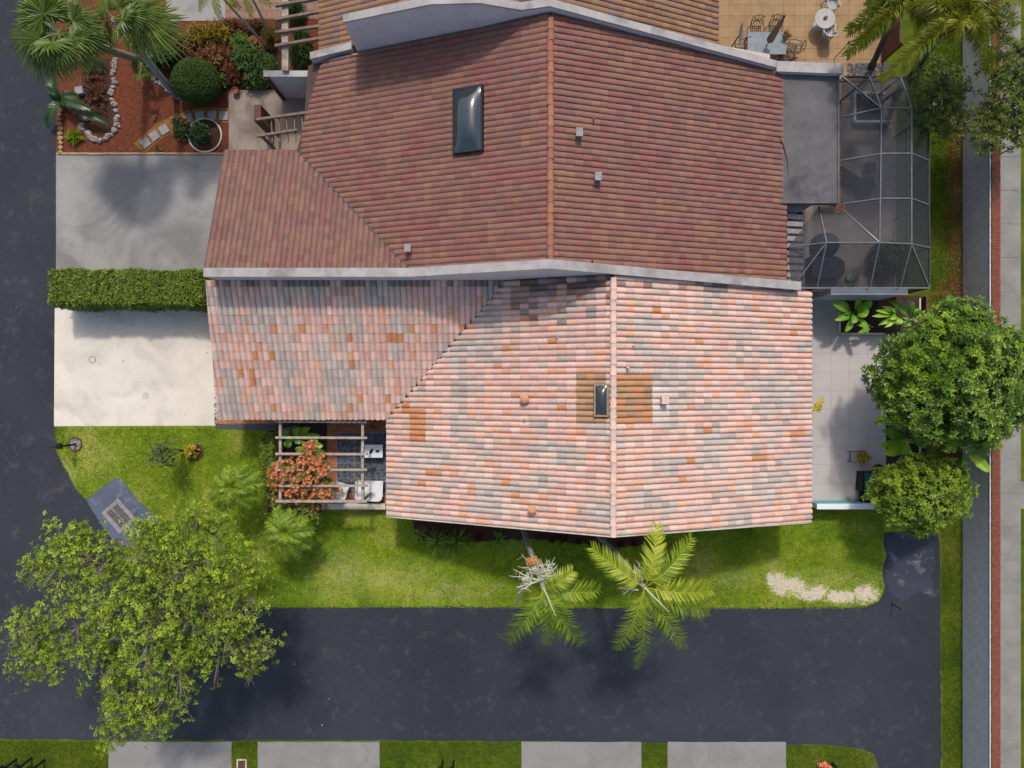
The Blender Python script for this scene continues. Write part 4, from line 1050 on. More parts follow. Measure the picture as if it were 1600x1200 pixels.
# ------------------------------------------------------------------ own back patio
bp = sheet('patio', gp((1240, 466), (1384, 466), (1384, 784), (1240, 784)), 0.02, MAT['joint'])
a = P(1240, 784); b = P(1384, 466); nx, ny = 5, 11; dx, dy = (b.x-a.x)/nx, (b.y-a.y)/ny
pm = MB().box((0, 0, 0), (dx-.008, dy-.008, 0.03)).mesh('paver', MAT['paver'])
for i in range(nx):
    for j in range(ny):
        o = link_mesh('paver', pm, bp); o.location = Vector((a.x+(i+.5)*dx, a.y+(j+.5)*dy, 0.018 + random.uniform(0, .003))) - ORG[bp]
sheet('planting_bed', gp((1311, 462), (1446, 462), (1446, 790), (1384, 790), (1384, 530), (1382, 521), (1311, 521)), 0.045, MAT['soil'], thick=0.05)
kb = thing('planter_kerb', P(1345, 522), 'pale stepped kerb round the banana planter', 'kerb')
for (p0, p1) in (((1310, 470), (1310, 521)), ((1312, 522), (1381.5, 522)), ((1383, 524), (1383, 531)), ((1385, 531), (1400, 531))):
    a = P(*p0); b = P(*p1); MB().beam((a.x, a.y, .06), (b.x, b.y, .06), 0.11, 0.12).build('kerb_block', MAT['cream_wall'], kb)
fence = thing('timber_edging', P(1443, 620), 'dark timber board edging with a pale cap right of the back patio bed', 'fence')
for i in range(9):
    a = P(1436, 466 + i*35); b = P(1436, 466 + i*35 + 34); MB().beam((a.x, a.y, .3), (b.x, b.y, .3), 0.04, 0.6).build('board', MAT['brown_wood'], fence)
a = P(1437, 466, .6); b = P(1437, 780, .6); MB().beam((a.x, a.y, .62), (a.x, b.y, .62), 0.07, 0.04).build('cap', MAT['cream_wall'], fence)
mb = MB(); a = P(1262, 466); b = P(1372, 466)
t = thing('garden_wall', (a.x+1.5, a.y+.1, 0), 'white garden wall at the top of the back patio', 'wall')
MB().box(((a.x+b.x)/2, 3.98, 1.2), (b.x-a.x, 0.2, 2.4)).build('wall_face', MAT['white_wall'], t)
MB().box(((a.x+b.x)/2, 3.98, 2.425), (b.x-a.x+.04, 0.26, 0.05)).build('cap', MAT['white_wall'], t)
a = P(1262, 781.5); b = P(1374, 781.5); t = thing('garden_wall', ((a.x+b.x)/2, a.y-.1, 0), 'white wall with teal inner face at the foot of the back patio', 'wall')
MB().box(((a.x+b.x)/2, a.y-.115, .5), (b.x-a.x, 0.2, 1.0)).build('wall_face', MAT['white_wall'], t)
MB().box(((a.x+b.x)/2, a.y-.007, .48), (b.x-a.x-.01, 0.012, .9)).build('teal_panel', MAT['teal'], t)
MB().box(((a.x+b.x)/2, a.y-.115, 1.02), (b.x-a.x+.03, 0.25, .04)).build('cap', MAT['white_pl'], t)
# things on the back patio
q = P(1350, 750); t = thing('storage_box', (q.x, q.y, .035), 'green plastic storage box with black rim by the small tree', 'box')
MB().prism([(q.x-.42, q.y-.42), (q.x+.42, q.y-.42), (q.x+.42, q.y+.44), (q.x-.36, q.y+.44)], .04, .62).build('body', MAT['black'], t)
MB().box((q.x+.04, q.y+.01, .64), (.66, .78, .04)).build('lid', MAT['green_box'], t)
for (dx, dy, rz, c, nm, lb) in ((.0, -.12, .5, 'paper', 'booklet', 'pale booklet lying open on the green storage box'), (.06, .16, .1, 'vent_g', 'tray', 'small grey tray on the green storage box')):
    o = MB().box((0, 0, .012), (.2, .24, .024)).build(nm, MAT[c], loc=(0, 0, 0)); o.location = (q.x+dx, q.y+dy, .661); o.rotation_euler.z = rz; tag(o, lb, nm)
MB().lathe((q.x+.25, q.y+.02, .66), [(.24, 0), (.26, .05), (.2, .06)], 16).build('black_dish', MAT['black'], loc=(q.x+.25, q.y+.02, .66)); tag(bpy.context.scene.objects['black_dish'], 'round black dish on the green storage box', 'dish')
q = P(1345, 772); garden_chair('patio_chair', 'dark chair pushed against the teal wall', 'chair', (q.x, q.y, .035), R(90), .62, .6, MAT['cover'], .42, .7)
q = P(1337, 713); t = thing('plant_stand', (q.x, q.y, .035), 'black open metal stand on the back patio', 'stand')
mb = MB()
for a, b in (((-.4, -.2), (-.4, .24)), ((-.4, .24), (.15, .26)), ((-.4, -.2), (-.1, -.28))): mb.beam((q.x+a[0], q.y+a[1], .3), (q.x+b[0], q.y+b[1], .3), .03, .03)
mb.build('rail', MAT['black'], t)
for sx, sy in ((-.4, -.2), (-.4, .24), (.13, .25)): MB().tube([(q.x+sx, q.y+sy, .3), (q.x+sx, q.y+sy, .035)], .015, 5).build('leg', MAT['black'], t)
def pot_plant(name, label, cat, px, py, rp, hp, potmat, r, n, L, W, leaf, z0=.03, K=6, group=None, cbase=.5):
    c = P(px, py); t = thing(name, (c.x, c.y, z0), label, cat, group)
    MB().lathe((c.x, c.y, z0), [(rp*.7, 0), (rp, hp*.85), (rp*1.1, hp*.86), (rp*1.1, hp), (rp*.9, hp), (rp*.88, hp*.8)], 14).build('pot', potmat, t)
    if n:
        mb = MB(); C, A = ellipsoid_points((c.x, c.y, z0+hp+r[2]*.5), r, n, (.3, 1.0), -.4)
        rosettes(mb, C, A*.5+np.array([0, 0, .8]), K, L, W, cbase=cbase); mb.build('foliage', leaf, t)
    return t
pot_plant('potted_plant', 'golden croton in a pot beside the black stand', 'plant', 1342, 712.5, .16, .28, MAT['pot'], (.26, .26, .25), 26, .2, .07, LF['gold'])
pot_plant('flower_pot', 'empty terracotta pot at the bed edge by the storage box', 'pot', 1368, 731, .2, .25, MAT['pot'], (.2, .2, .2), 10, .15, .05, LF['croton'])
# hanging fronds below the east eave
q = P(1279, 632, 2.0); t = thing('hanging_plant', (q.x, q.y, 0), 'yellow green hanging plant showing past the roof edge on the patio', 'plant')
MB().tube([(q.x-.35, q.y-.15, 0), (q.x-.35, q.y-.1, 2.0)], .02, 6).build('stake', MAT['black'], t)
mb = MB()
for tip in ((1286, 621), (1281, 642), (1288, 628), (1272, 641), (1284, 636)): frond(mb, (q.x-.25, q.y-.12, 2.0), P(tip[0], tip[1], 1.9), .12, .16, 16, .03, .2, .7)
mb.build('foliage', LF['gold'], t)

# banana-like plants
def banana(name, label, px, py, z0, leaves, mat=LF['banana'], group=None):
    """leaves: (px, py, z) of the tips with widths"""
    b = P(px, py, 0); t = thing(name, (b.x, b.y, z0), label, 'plant', group)
    hz = min(l[2] for l in leaves)*.75
    MB().tube([(b.x, b.y, z0), (b.x, b.y, hz)], [.07, .04], 7).build('stem', LF['shrub'], t)
    for (lx, ly, lz, wd, c) in leaves:
        tip = P(lx, ly, lz); h = Vector((b.x, b.y, hz)); ctl = (h+tip)/2 + Vector((0, 0, .45))
        n = 11; pts = bez(h, ctl, tip, n); vs = []; cc = []
        for i, p in enumerate(pts):
            s_ = i/(n-1); d = (pts[min(i+1, n-1)]-pts[max(i-1, 0)]).normalized(); sd = d.cross(Vector((0, 0, 1))).normalized()
            wv = wd*max(0.02, math.sin(math.pi*min(1, max(0, (s_-.22)/.78)))**.7)*(1+random.uniform(-.12, .12))
            up = sd.cross(d)
            vs += [p - sd*wv*.5 + up*wv*.18, p, p + sd*wv*.5 + up*wv*.18]; cc += [c, min(1, c+.3), c]
        q = [(i*3+k, i*3+k+1, i*3+k+4, i*3+k+3) for i in range(n-1) for k in range(2)]
        MB().add([tuple(v) for v in vs], [np.array(q)], np.repeat(np.array(cc)[:, None], 4, 1)).build('leaf', mat, t)
banana('banana_plant', 'broad leaved plant at the left of the raised planter', 1318, 492, .05, [(1300, 474, 1.9, .45, .4), (1338, 466, 1.9, .42, .35), (1362, 470, 1.8, .4, .3), (1304, 500, 1.6, .35, .45), (1352, 478, 1.6, .4, .4), (1356, 492, 1.7, .5, .55), (1320, 519, 1.2, .3, .6), (1356, 522, 1.4, .28, .45), (1310, 486, 1.6, .3, .3), (1330, 505, 1.5, .35, .4)])
banana('banana_plant', 'broad leaved plant at the right of the raised planter', 1405, 500, .05, [(1432, 482, 1.5, .4, .5), (1428, 502, 1.5, .38, .55), (1402, 480, 1.5, .35, .3), (1410, 510, 1.2, .3, .3), (1388, 470, 1.4, .3, .2), (1420, 468, 1.3, .25, .2)])
banana('banana_plant', 'yellow green hand-leaved plant in the middle of the planter', 1383, 495, .05, [(1362, 494, 1.5, .2, .9), (1368, 485, 1.6, .2, 1.0), (1378, 479, 1.6, .2, 1.0), (1391, 482, 1.6, .2, .95), (1398, 506, 1.3, .45, .85), (1382, 512, 1.4, .2, .9), (1372, 508, 1.2, .2, .6), (1390, 498, 1.5, .3, .7)])
banana('banana_plant', 'low lime green leafy plant at the front edge of the planter', 1345, 512, .05, [(1337, 522, .7, .15, .9), (1345, 520, .8, .15, .8), (1352, 517, .8, .15, .9), (1338, 508, .9, .15, .7), (1360, 510, .9, .2, .6)])
banana('banana_plant', 'large leaved banana between the two round trees', 1402, 682, .05, [(1369, 697, 2.2, .3, .6), (1380, 710, 2.4, .6, .85), (1408, 708, 2.6, .6, .7), (1378, 672, 2.3, .55, .3), (1392, 655, 2.4, .5, .25), (1418, 662, 2.4, .4, .3), (1446, 682, 2.7, .5, .4), (1448, 700, 1.7, .35, .2), (1412, 715, 1.4, .2, .3), (1400, 725, 1.0, .2, .2)])
banana('banana_plant', 'banana leaning over the boundary wall', 1478, 700, 0, [(1538, 700, 2.2, .5, .4), (1545, 738, 2.1, .45, .85), (1520, 690, 2.2, .35, .3), (1500, 735, 1.5, .3, .2), (1490, 680, 1.6, .3, .3)])
banana('banana_plant', 'small dark leaved plant by the wall above the round tree', 1470, 478, 0, [(1488, 466, 1.0, .35, .2), (1478, 462, .9, .3, .2), (1465, 472, .9, .3, .25), (1484, 480, .9, .3, .2)])

# ------------------------------------------------------------------ screen enclosure of the neighbour
sheet('pool_deck', gp((1225, 118), (1400, 118), (1400, 456), (1225, 456)), 0.03, MAT['deck'], thick=.05)
ze, zt = 2.7, 3.5
cage = thing('screen_enclosure', P(1340, 290), 'dark mesh pool screen enclosure with pale aluminium ribs', 'enclosure')
E = lambda x, y: P(x, y, ze); T = lambda x, y: P(x, y, zt)
A_, B_, C_, D_, E_ = T(1377, 169), T(1424, 169), T(1424, 381), T(1374, 379), T(1291, 379)
A1_, B1_, A2_, B2_ = T(1377, 240), T(1424, 239.5), T(1376, 310), T(1424, 310)
er = [E(1451, 180), E(1451, 251), E(1451, 320), E(1452, 387), E(1452, 450)]
en = [E(1316, 120), E(1358, 120), E(1407, 121), E(1427, 121)]
es = [E(1237, 450), E(1276, 450), E(1359, 450), E(1406, 450)]
ho = [E(1312, 183), E(1312, 251), E(1312, 319), E(1318, 328), E(1279, 323), E(1232, 386)]
rods = [(A_, B_), (B_, C_), (A_, D_), (D_, E_), (C_, D_), (A1_, B1_), (A2_, B2_), (A_, ho[0]), (A1_, ho[1]), (A2_, ho[2]), (D_, ho[3]), (E_, ho[4]), (E_, ho[5]),
        (E_, es[0]), (E_, es[1]), (D_, es[2]), (C_, es[3]), (C_, er[4]), (C_, er[3]), (B2_, er[2]), (B1_, er[1]), (B_, er[0]), (B_, en[2]), (A_, en[1]), (A_, en[0])]
for a, b in rods: MB().beam(a, b, 0.045, 0.07).build('rib', MAT['alu'], cage)
en_c = E(1430, 121)
edge = [(er[i], er[i+1]) for i in range(4)] + [(es[0], es[1]), (es[1], es[2]), (es[2], es[3]), (es[3], er[4])] + [(en[0], en[1]), (en[1], en[2]), (en[2], en_c), (en_c, er[0])]
for a, b in edge: MB().beam(a, b, 0.06, 0.09).build('eave_beam', MAT['alu' if b.y < 4.5 and a.y < 4.5 else 'alu_d'], cage)
for p in er + en[1:] + [en_c] + es[1:]: MB().box((p.x, p.y, ze/2), (.06, .06, ze-.04)).build('post', MAT['alu_d'], cage)
panels = [(A_, B_, B1_, A1_), (A1_, B1_, B2_, A2_), (A2_, B2_, C_, D_), (B_, er[0], er[1], B1_), (B1_, er[1], er[2], B2_), (B2_, er[2], er[3], C_), (C_, er[3], er[4]), (C_, er[4], es[3]), (D_, C_, es[3], es[2]),
          (E_, D_, es[2], es[1]), (E_, es[1], es[0]), (E_, es[0], ho[5]), (E_, ho[5], ho[4]), (E_, ho[4], ho[3], D_), (D_, ho[3], ho[2], A2_), (A2_, ho[2], ho[1], A1_), (A1_, ho[1], ho[0], A_), (A_, ho[0], en[0]), (A_, en[0], en[1]), (A_, en[1], en[2], B_), (B_, en[2], en_c), (B_, en_c, er[0])]
for pn in panels: MB().poly(list(pn)).build('screen_panel', MAT['screen'], cage)
for a, b in edge: MB().poly([a, b, Vector((b.x, b.y, .05)), Vector((a.x, a.y, .05))]).build('wall_screen', MAT['screen_d'], cage)
for p0, p1 in ((er[0], er[4]), (es[1], er[4])): MB().beam((p0.x, p0.y, .95), (p1.x, p1.y, .95), .04, .06).build('chair_rail', MAT['alu_d'], cage)
# louvre slats under the east eave
t = thing('slat_awning', P(1243, 385), 'row of grey slats beside the brown roof eave', 'awning')
for i in range(11):
    a = E(1231, 326 + i*11.4); b = E(1256, 327 + i*11.4); MB().beam((a.x, a.y, 2.62), (b.x, b.y, 2.62), .20, .03).build('slat', MAT['vent_g'], t)
for px in (1233, 1255): a = E(px, 323); b = E(px, 445); MB().beam((a.x, a.y, 2.56), (a.x, b.y, 2.56), .05, .07).build('rail', MAT['alu_d'], t)
for py in (330, 438): q = E(1255, py); MB().box((q.x, q.y, 1.26), (.06, .06, 2.5)).build('post', MAT['alu_d'], t)
# things on the deck
q = P(1330, 168); t = thing('raised_planter', (q.x+.2, q.y, .03), 'white kerbed planter box with dark soil under the screen', 'planter')
a = P(1330, 150); b = P(1377, 194)
MB().prism([(a.x+.1, b.y+.1), (b.x-.1, b.y+.1), (b.x-.1, a.y-.1), (a.x+.1, a.y-.1)], .03, .3).build('soil', MAT['soil'], t)
for p0, p1 in (((a.x, a.y), (a.x, b.y)), ((a.x, b.y), (b.x+.3, b.y)), ((a.x, a.y), (b.x, a.y))): MB().beam((p0[0], p0[1], .2), (p1[0], p1[1], .2), .1, .36).build('kerb', MAT['white_wall'], t)
bush('fern', 'dark fern growing in the white kerbed planter', 'plant', (q.x+.6, q.y, .3), (.4, .4, .3), 30, .3, .07, LF['dark'], core=False, stem=False)
q = P(1318, 285); o = MB(); disc(o, q, .95, .034, .05, 32); tag(o.build('round_rug', MAT['white_pd'], loc=(q.x, q.y, .034)), 'round pale rug on the pool deck', 'rug')
q = P(1327, 287); t = thing('sun_lounger', (q.x, q.y, .05), 'dark lounger lying across the round rug', 'lounger')
M_ = Matrix.Rotation(R(-33), 4, 'Z')
MB().box((q.x-.3, q.y+.2, .36), (1.5, .6, .08), M=M_).build('seat', MAT['cover'], t); MB().box((q.x+.55, q.y-.36, .5), (.6, .58, .08), M=M_ @ Matrix.Rotation(R(-30), 4, 'Y')).build('backrest', MAT['cover'], t)
for s_, k in ((-.8, .3), (-.8, -.2), (.5, .2), (.5, -.3)):
    v = M_ @ Vector((s_, k, 0)); MB().box((q.x+v.x, q.y+v.y, .2), (.05, .05, .3)).build('leg', MAT['black'], t)
for (x, y, lb) in ((1353, 266, 'dark cushioned stool on the pool deck nearer the planter'), (1350, 288, 'dark cushioned stool at the head of the lounger')):
    q = P(x, y); t = thing('stool', (q.x, q.y, .03), lb, 'stool')
    MB().prism([(q.x-.22, q.y-.2), (q.x+.22, q.y-.2), (q.x+.25, q.y), (q.x+.22, q.y+.22), (q.x-.22, q.y+.22)], .34, .46).build('cushion', MAT['cover'], t)
    for sx in (-1, 1):
        for sy in (-1, 1): MB().box((q.x+sx*.17, q.y+sy*.16, .18), (.04, .04, .32)).build('leg', MAT['black'], t)
q = P(1284, 386); mb = MB(); mb.lathe((q.x, q.y, .03), [(.6, 0), (.58, .4), (.52, .66), (.3, .74), (.05, .76)], 22); tag(mb.build('covered_table', MAT['cover'], loc=(q.x, q.y, .03), smooth=True), 'round table under a black cover inside the screen', 'table')
q = P(1283, 421); t = thing('covered_sofa', (q.x, q.y, .03), 'sofa under a black cover inside the screen', 'sofa')
MB().prism([(q.x-.75, q.y-.5), (q.x+.6, q.y-.5), (q.x+.8, q.y-.25), (q.x+.8, q.y+.25), (q.x+.5, q.y+.5), (q.x-.75, q.y+.5)], .03, lambda x, y: .62 + .05*math.sin(5*x)).build('cover', MAT['cover'], t)
MB().box((q.x-.6, q.y, .66), (.3, .98, .3)).build('backrest', MAT['cover'], t)
bush('shrub', 'green round shrub growing under the screen', 'shrub', P(1376, 408, .03), (.8, .8, .75), 420, .13, .06, LF['dark'], cbase=.75)
pot_plant('potted_plant', 'small wiry plant in a blue white pot by the covered sofa', 'plant', 1325, 434, .16, .2, MAT['white_pd'], (.4, .35, .25), 22, .28, .02, LF['olive'])
q = P(1451, 170); t = thing('utility_box', (q.x, q.y, 0), 'grey utility box beside the screen enclosure', 'box')
MB().box((q.x, q.y, .35), (.42, .55, .7)).build('body', MAT['coping'], t); MB().box((q.x, q.y, .72), (.48, .61, .04)).build('lid', MAT['cream_wall'], t)

# ------------------------------------------------------------------ upper tan patio
tp = sheet('patio', [(txe-.9, 14.0), (17.2, 14.0), (17.2, 22), (txe-.9, 22)], 0.03, MAT['joint'], thick=.05)
tm_ = MB().box((0, 0, 0), (.495, .495, .03)).mesh('floor_tile', MAT['tan_tile'])
for i in range(18):
    for j in range(9):
        o = link_mesh('floor_tile', tm_, tp); o.location = Vector((8.3 + i*.505, 14.3 + j*.505, .03 + random.uniform(0, .003))) - ORG[tp]
ZP = .05
q = P(1198, 68, .72); t = thing('dining_table', (q.x, q.y, ZP), 'grey rectangular glass dining table on the tan patio', 'table')
MB().box((q.x, q.y, .73), (1.75, 1.0, .04)).build('table_top', MAT['dish'], t); MB().box((q.x, q.y, .68), (1.6, .85, .05)).build('frame', MAT['iron'], t)
for sx in (-1, 1):
    for sy in (-1, 1): MB().tube([(q.x+sx*.75, q.y+sy*.4, .68), (q.x+sx*.8, q.y+sy*.42, ZP)], .03, 6).build('leg', MAT['iron'], t)
tc = q
def iron_chair(c, rz, label):
    t = thing('iron_chair', (c[0], c[1], ZP), label, 'chair', 'cast iron chairs round the dining table'); t.rotation_euler.z = rz
    def B(nm, f):
        mb = MB(); f(mb); o = bpy.data.objects.new(nm, mb.mesh(nm, MAT['iron'])); COL.objects.link(o); o.parent = t; ORG[o] = ORG[t]
    def seat(m):
        for k in range(6): m.box((-.22 + k*.088, 0, .42), (.03, .46, .02))
        for k in range(5): m.box((0, -.2 + k*.1, .425), (.46, .025, .02))
    B('seat', seat)
    def back(m):
        for a, b in (((-.24, .42), (-.26, .9)), ((.24, .42), (.26, .9)), ((-.26, .9), (0, .98)), ((0, .98), (.26, .9)), ((-.24, .5), (.24, .88)), ((.24, .5), (-.24, .88)), ((0, .45), (0, .97)), ((-.25, .68), (.25, .68)), ((-.12, .46), (-.14, .92)), ((.12, .46), (.14, .92))):
            m.tube([(a[0], -.24 - (a[1]-.42)*.35, a[1]), (b[0], -.24 - (b[1]-.42)*.35, b[1])], .014, 4)
    B('backrest', back)
    for sx in (-1, 1):
        B('armrest', lambda m: m.tube([(sx*.26, -.3, .68), (sx*.3, 0, .66), (sx*.28, .2, .62), (sx*.25, .22, .42)], .016, 5))
        for sy in (-1, 1): B('leg', lambda m: m.tube([(sx*.22, sy*.2, .42), (sx*.26, sy*.26, 0)], .018, 5))
iron_chair((tc.x-.42, tc.y+.72), R(180), 'lattice iron chair behind the dining table, the left of two'); iron_chair((tc.x+.42, tc.y+.74), R(180), 'lattice iron chair behind the dining table, half hidden by the folded parasol')
iron_chair((tc.x+1.25, tc.y-.1), R(78), 'lattice iron chair at the right end of the dining table'); iron_chair((tc.x-1.1, tc.y-.3), R(-90), 'lattice iron chair squeezed between dining table and dish')
iron_chair((tc.x+.9, tc.y-.5), R(30), 'lattice iron chair tucked at the lower right corner of the dining table')
t = thing('parasol', (tc.x-.05, tc.y-.25, ZP), 'folded tan parasol standing through the dining table', 'parasol')
pa = Vector((tc.x-.05, tc.y-.2, .5)); pb = P(1226, 25, 2.75)
MB().tube([(pa.x, pa.y, ZP), pa, pa.lerp(pb, .95)], .025, 8).build('pole', MAT['iron'], t)
dd = pb-pa
MB().tube([pa + dd*.25, pa + dd*.32, pa + dd*.55, pa + dd*.85, pa + dd*.97], [.06, .17, .15, .1, .05], 10).build('canopy', MAT['tan_cloth'], t); MB().tube([pa + dd*.95, pa + dd*1.02], [.05, .04], 8).build('finial', MAT['black'], t)
pot_plant('potted_plant', 'purple flowering pot on the dining table', 'plant', 1217, 70, .1, .14, MAT['white_pd'], (.2, .2, .12), 14, .1, .07, LF['croton'], z0=.75)
# satellite dish
q = P(1155, 55, 1.4); t = thing('satellite_dish', (q.x, q.y, ZP), 'grey satellite dish on a mast by the party wall', 'dish')
MB().tube([(q.x, q.y, ZP), (q.x, q.y, 1.3)], .03, 8).build('mast', MAT['alu_d'], t)
vs = []; nr, ns = 5, 20; ax = Vector((.92, -.1, .38)).normalized(); s1 = ax.cross(Vector((0, 0, 1))).normalized(); s2 = s1.cross(ax)
for i in range(nr+1):
    r_ = .52*i/nr
    for k in range(ns):
        a_ = 2*math.pi*k/ns; vs.append(tuple(q + s1*(r_*math.cos(a_)) + s2*(r_*.9*math.sin(a_)) + ax*(.35*r_*r_)))
fq = [(i*ns+k, i*ns+(k+1) % ns, (i+1)*ns+(k+1) % ns, (i+1)*ns+k) for i in range(nr) for k in range(ns)]
MB().add(vs, [np.array(fq)]).build('reflector', MAT['dish'], t, smooth=True)
MB().tube([q - s2*.45, q + ax*.5 - s2*.2], .015, 5).build('feed_arm', MAT['alu_d'], t)
# round white table with two chairs
q = P(1289, 29, .72); t = thing('round_table', (q.x, q.y, ZP), 'round white table on the tan patio', 'table')
MB().lathe((q.x, q.y, .7), [(.46, 0), (.47, .02), (.46, .04)], 28).build('table_top', MAT['white_pd'], t); MB().tube([(q.x, q.y, .7), (q.x, q.y, ZP)], .05, 8).build('pedestal', MAT['white_pd'], t)
MB().lathe((q.x, q.y, ZP), [(.28, 0), (.25, .03), (.05, .06)], 16).build('base', MAT['white_pd'], t)
MB().blob((q.x, q.y+.02, .8), (.09, .08, .06), 8, 5, .2).build('candle_pot', MAT['pot'], loc=(q.x, q.y, .745)); tag(scene.objects['candle_pot'], 'small terracotta ornament on the round white table', 'ornament')
c = P(1286, 66); garden_chair('plastic_chair', 'white plastic chair below the round white table', 'chair', (c.x, c.y+.25, ZP), R(4), .58, .58, MAT['white_pd'], .44, .84)
c = P(1292, 14); garden_chair('plastic_chair', 'white plastic chair above the round white table, mostly cut off', 'chair', (c.x, c.y, ZP), R(190), .58, .58, MAT['white_pd'], .44, .84)
q = P(1303, 92); t = thing('garden_torch', (q.x, q.y, ZP), 'thin brown garden torch by the pale wall', 'torch')
MB().tube([(q.x, q.y, ZP), (q.x+.05, q.y+.1, 1.3)], .02, 6).build('pole', MAT['iron'], t); MB().lathe((q.x+.05, q.y+.1, 1.3), [(.04, 0), (.06, .12), (.03, .16)], 10).build('burner', MAT['iron'], t)
# gate
gx = P(1408, 70, 0); t = thing('garden_gate', P(1395, 75), 'brown timber gate of the tan patio under the palm', 'gate')
for i in range(6):
    a = P(1378, 43 + i*9.2, 0); MB().box((a.x, a.y, .85), (.05, .265, 1.6)).build('board', MAT['brown_wood'], t)
for z in (.25, .95, 1.6): a = P(1378, 38); b = P(1378, 94); MB().beam((a.x-.04, a.y, z), (a.x-.04, b.y, z), .05, .09).build('rail', MAT['brown_wood'], t)
for py in (36, 96): a = P(1378, py); MB().box((a.x, a.y, .9), (.1, .1, 1.8)).build('post', MAT['brown_wood'], t)
gb = MB()
sheet('planting_bed', gp((1322, 99), (1398, 99), (1398, 119), (1322, 119)), .046, MAT['gravel_d'])
for i in range(260):
    q = P(random.uniform(1323, 1397), random.uniform(100, 118)); s_ = random.uniform(.03, .07); gb.blob((q.x, q.y, .05), (s_, s_*.9, s_*.6), 6, 3, .2)
tag(gb.build('pebbles', MAT['gravel_d']), 'black pebbles between the tan patio and the screen', 'pebbles', kind='stuff')

# ------------------------------------------------------------------ upper left front garden
sheet('planting_bed', gp((88, -40), (350, -40), (440, 20), (500, 20), (500, 146), (362, 146), (362, 241), (88, 241)), .012, MAT['mulch'])
sheet('planting_bed', wob(gp((262, 92), (420, 70), (432, 30), (440, 28), (440, 140), (360, 145), (290, 132), (262, 140)), .3, .08), .018, MAT['mulch_d'])
sheet('driveway', gp((260, -40), (352, -40), (352, 33), (260, 33)), .03, MAT['drive_n'], thick=.05)
sheet('path', gp((352, -40), (500, -40), (500, 30), (352, 30)), .028, MAT['terra_tile'], thick=.05)
sheet('path', gp((358, 141), (500, 141), (500, 240), (358, 240)), .036, MAT['walk'], thick=.06)
# timber edge between bed and driveway, tan edging stones along the road
em = MB().box((0, 0, 0), (.235, .09, .09)).mesh('edging_brick', MAT['edging'])
ed = thing('brick_edging', P(222, 241), 'thin brick edging between the orange mulch and the grey driveway', 'edging')
for i in range(32):
    a = P(94 + i*8.15, 240.5 + random.uniform(-.3, .3)); o = link_mesh('edging_brick', em, ed); o.location = Vector((a.x, a.y, .04)) - ORG[ed]; o.rotation_euler.z = random.uniform(-.05, .05)
for i in range(13):
    a = P(95 + random.uniform(-1, 1), 150 + i*7.4); s_ = random.uniform(.08, .12)
    mb = MB(); mb.blob((a.x, a.y, .06), (s_*1.1, s_, .07), 9, 5, .12); tag(mb.build('edging_stone', MAT['edging']), 'tan edging stone between orange mulch and road', 'stone', 'tan stones along the road edge')
chain = [(176, 70), (179, 92), (177, 112), (181, 130), (176, 148), (180, 165), (184, 182), (184, 200), (177, 210), (166, 217), (154, 220), (144, 214), (134, 207), (127, 200), (132, 188), (146, 182), (156, 190)]
for k in range(len(chain)-1):
    a, b = Vector(chain[k]), Vector(chain[k+1]); n = max(2, int((b-a).length/6.0))
    for j in range(n):
        q = a.lerp(b, j/n); w_ = P(q.x + random.uniform(-2.5, 2.5), q.y + random.uniform(-2, 2)); s_ = random.uniform(.09, .17)
        mb = MB(); mb.blob((w_.x, w_.y, .05), (s_, s_*random.uniform(.7, 1.1), s_*random.uniform(.6, .9)), 8, 5, .22)
        tag(mb.build('coral_stone', MAT['stone']), 'rough white coral stone edging the island bed in the mulch', 'stone', 'white coral stones round the island bed')
for k in range(16):
    a = P(240 + k*2.9 + random.uniform(-2, 2), 124 + k*1.9 + random.uniform(-3, 3)); s_ = random.uniform(.08, .15)
    mb = MB(); mb.blob((a.x, a.y, .05), (s_, s_*.9, s_*.8), 8, 5, .22); tag(mb.build('coral_stone', MAT['stone']), 'dark streaked stone at the foot of the leaning palm', 'stone', 'stones at the palm foot')
sheet('planting_bed', wob(gp((130, 95), (172, 92), (178, 195), (158, 212), (135, 200), (118, 175), (125, 140)), .3, .06), .016, MAT['mulch_d'])
q = P(128, 144); o = MB().box((0, 0, .12), (.36, .34, .24)); o = o.build('paving_block', MAT['step'], loc=(0, 0, 0)); o.location = (q.x, q.y, .016); o.rotation_euler.z = .2; tag(o, 'pale square block lying under the fan palm', 'block')
# stepping stone path
arc = [(218, 233), (232, 219), (250, 205), (272, 193), (296, 184), (320, 179.5), (345, 180), (358, 181)]
pth = []
for s_ in (-1, 1):
    row = []
    for i, p in enumerate(arc):
        a = Vector(arc[max(i-1, 0)]); b = Vector(arc[min(i+1, len(arc)-1)]); d = (b-a).normalized(); nn = Vector((-d.y, d.x))*11.5*s_; row.append((p[0]+nn.x, p[1]+nn.y))
    pth.append(row)
def strip(name, L1, L2, z, mat):
    mb = MB(); v = [(P(*p).x, P(*p).y, z) for p in L1] + [(P(*p).x, P(*p).y, z) for p in L2]; n = len(L1)
    mb.add(v, [np.array([(i, i+1, n+i+1, n+i) for i in range(n-1)])]); o = mb.build(name, mat); o['kind'] = 'structure'
strip('path', pth[0], pth[1], .022, MAT['path'])
for (x, y, rz) in ((228, 224, 38), (242, 213, 35), (257, 203, 30), (277, 193, 27), (295, 186, 18), (313, 181.5, 8), (332, 181, 0), (350, 181.5, -2)):
    a = P(x, y); o = MB().prism([(-.2, -.21), (.2, -.2), (.21, .2), (-.19, .21)], 0, .05).build('stepping_stone', MAT['step'], loc=(0, 0, 0)); o.location = (a.x, a.y, .024); o.rotation_euler.z = R(rz)
    tag(o, 'square grey stepping stone in the curved garden path', 'stone', 'stepping stones in the curved path')
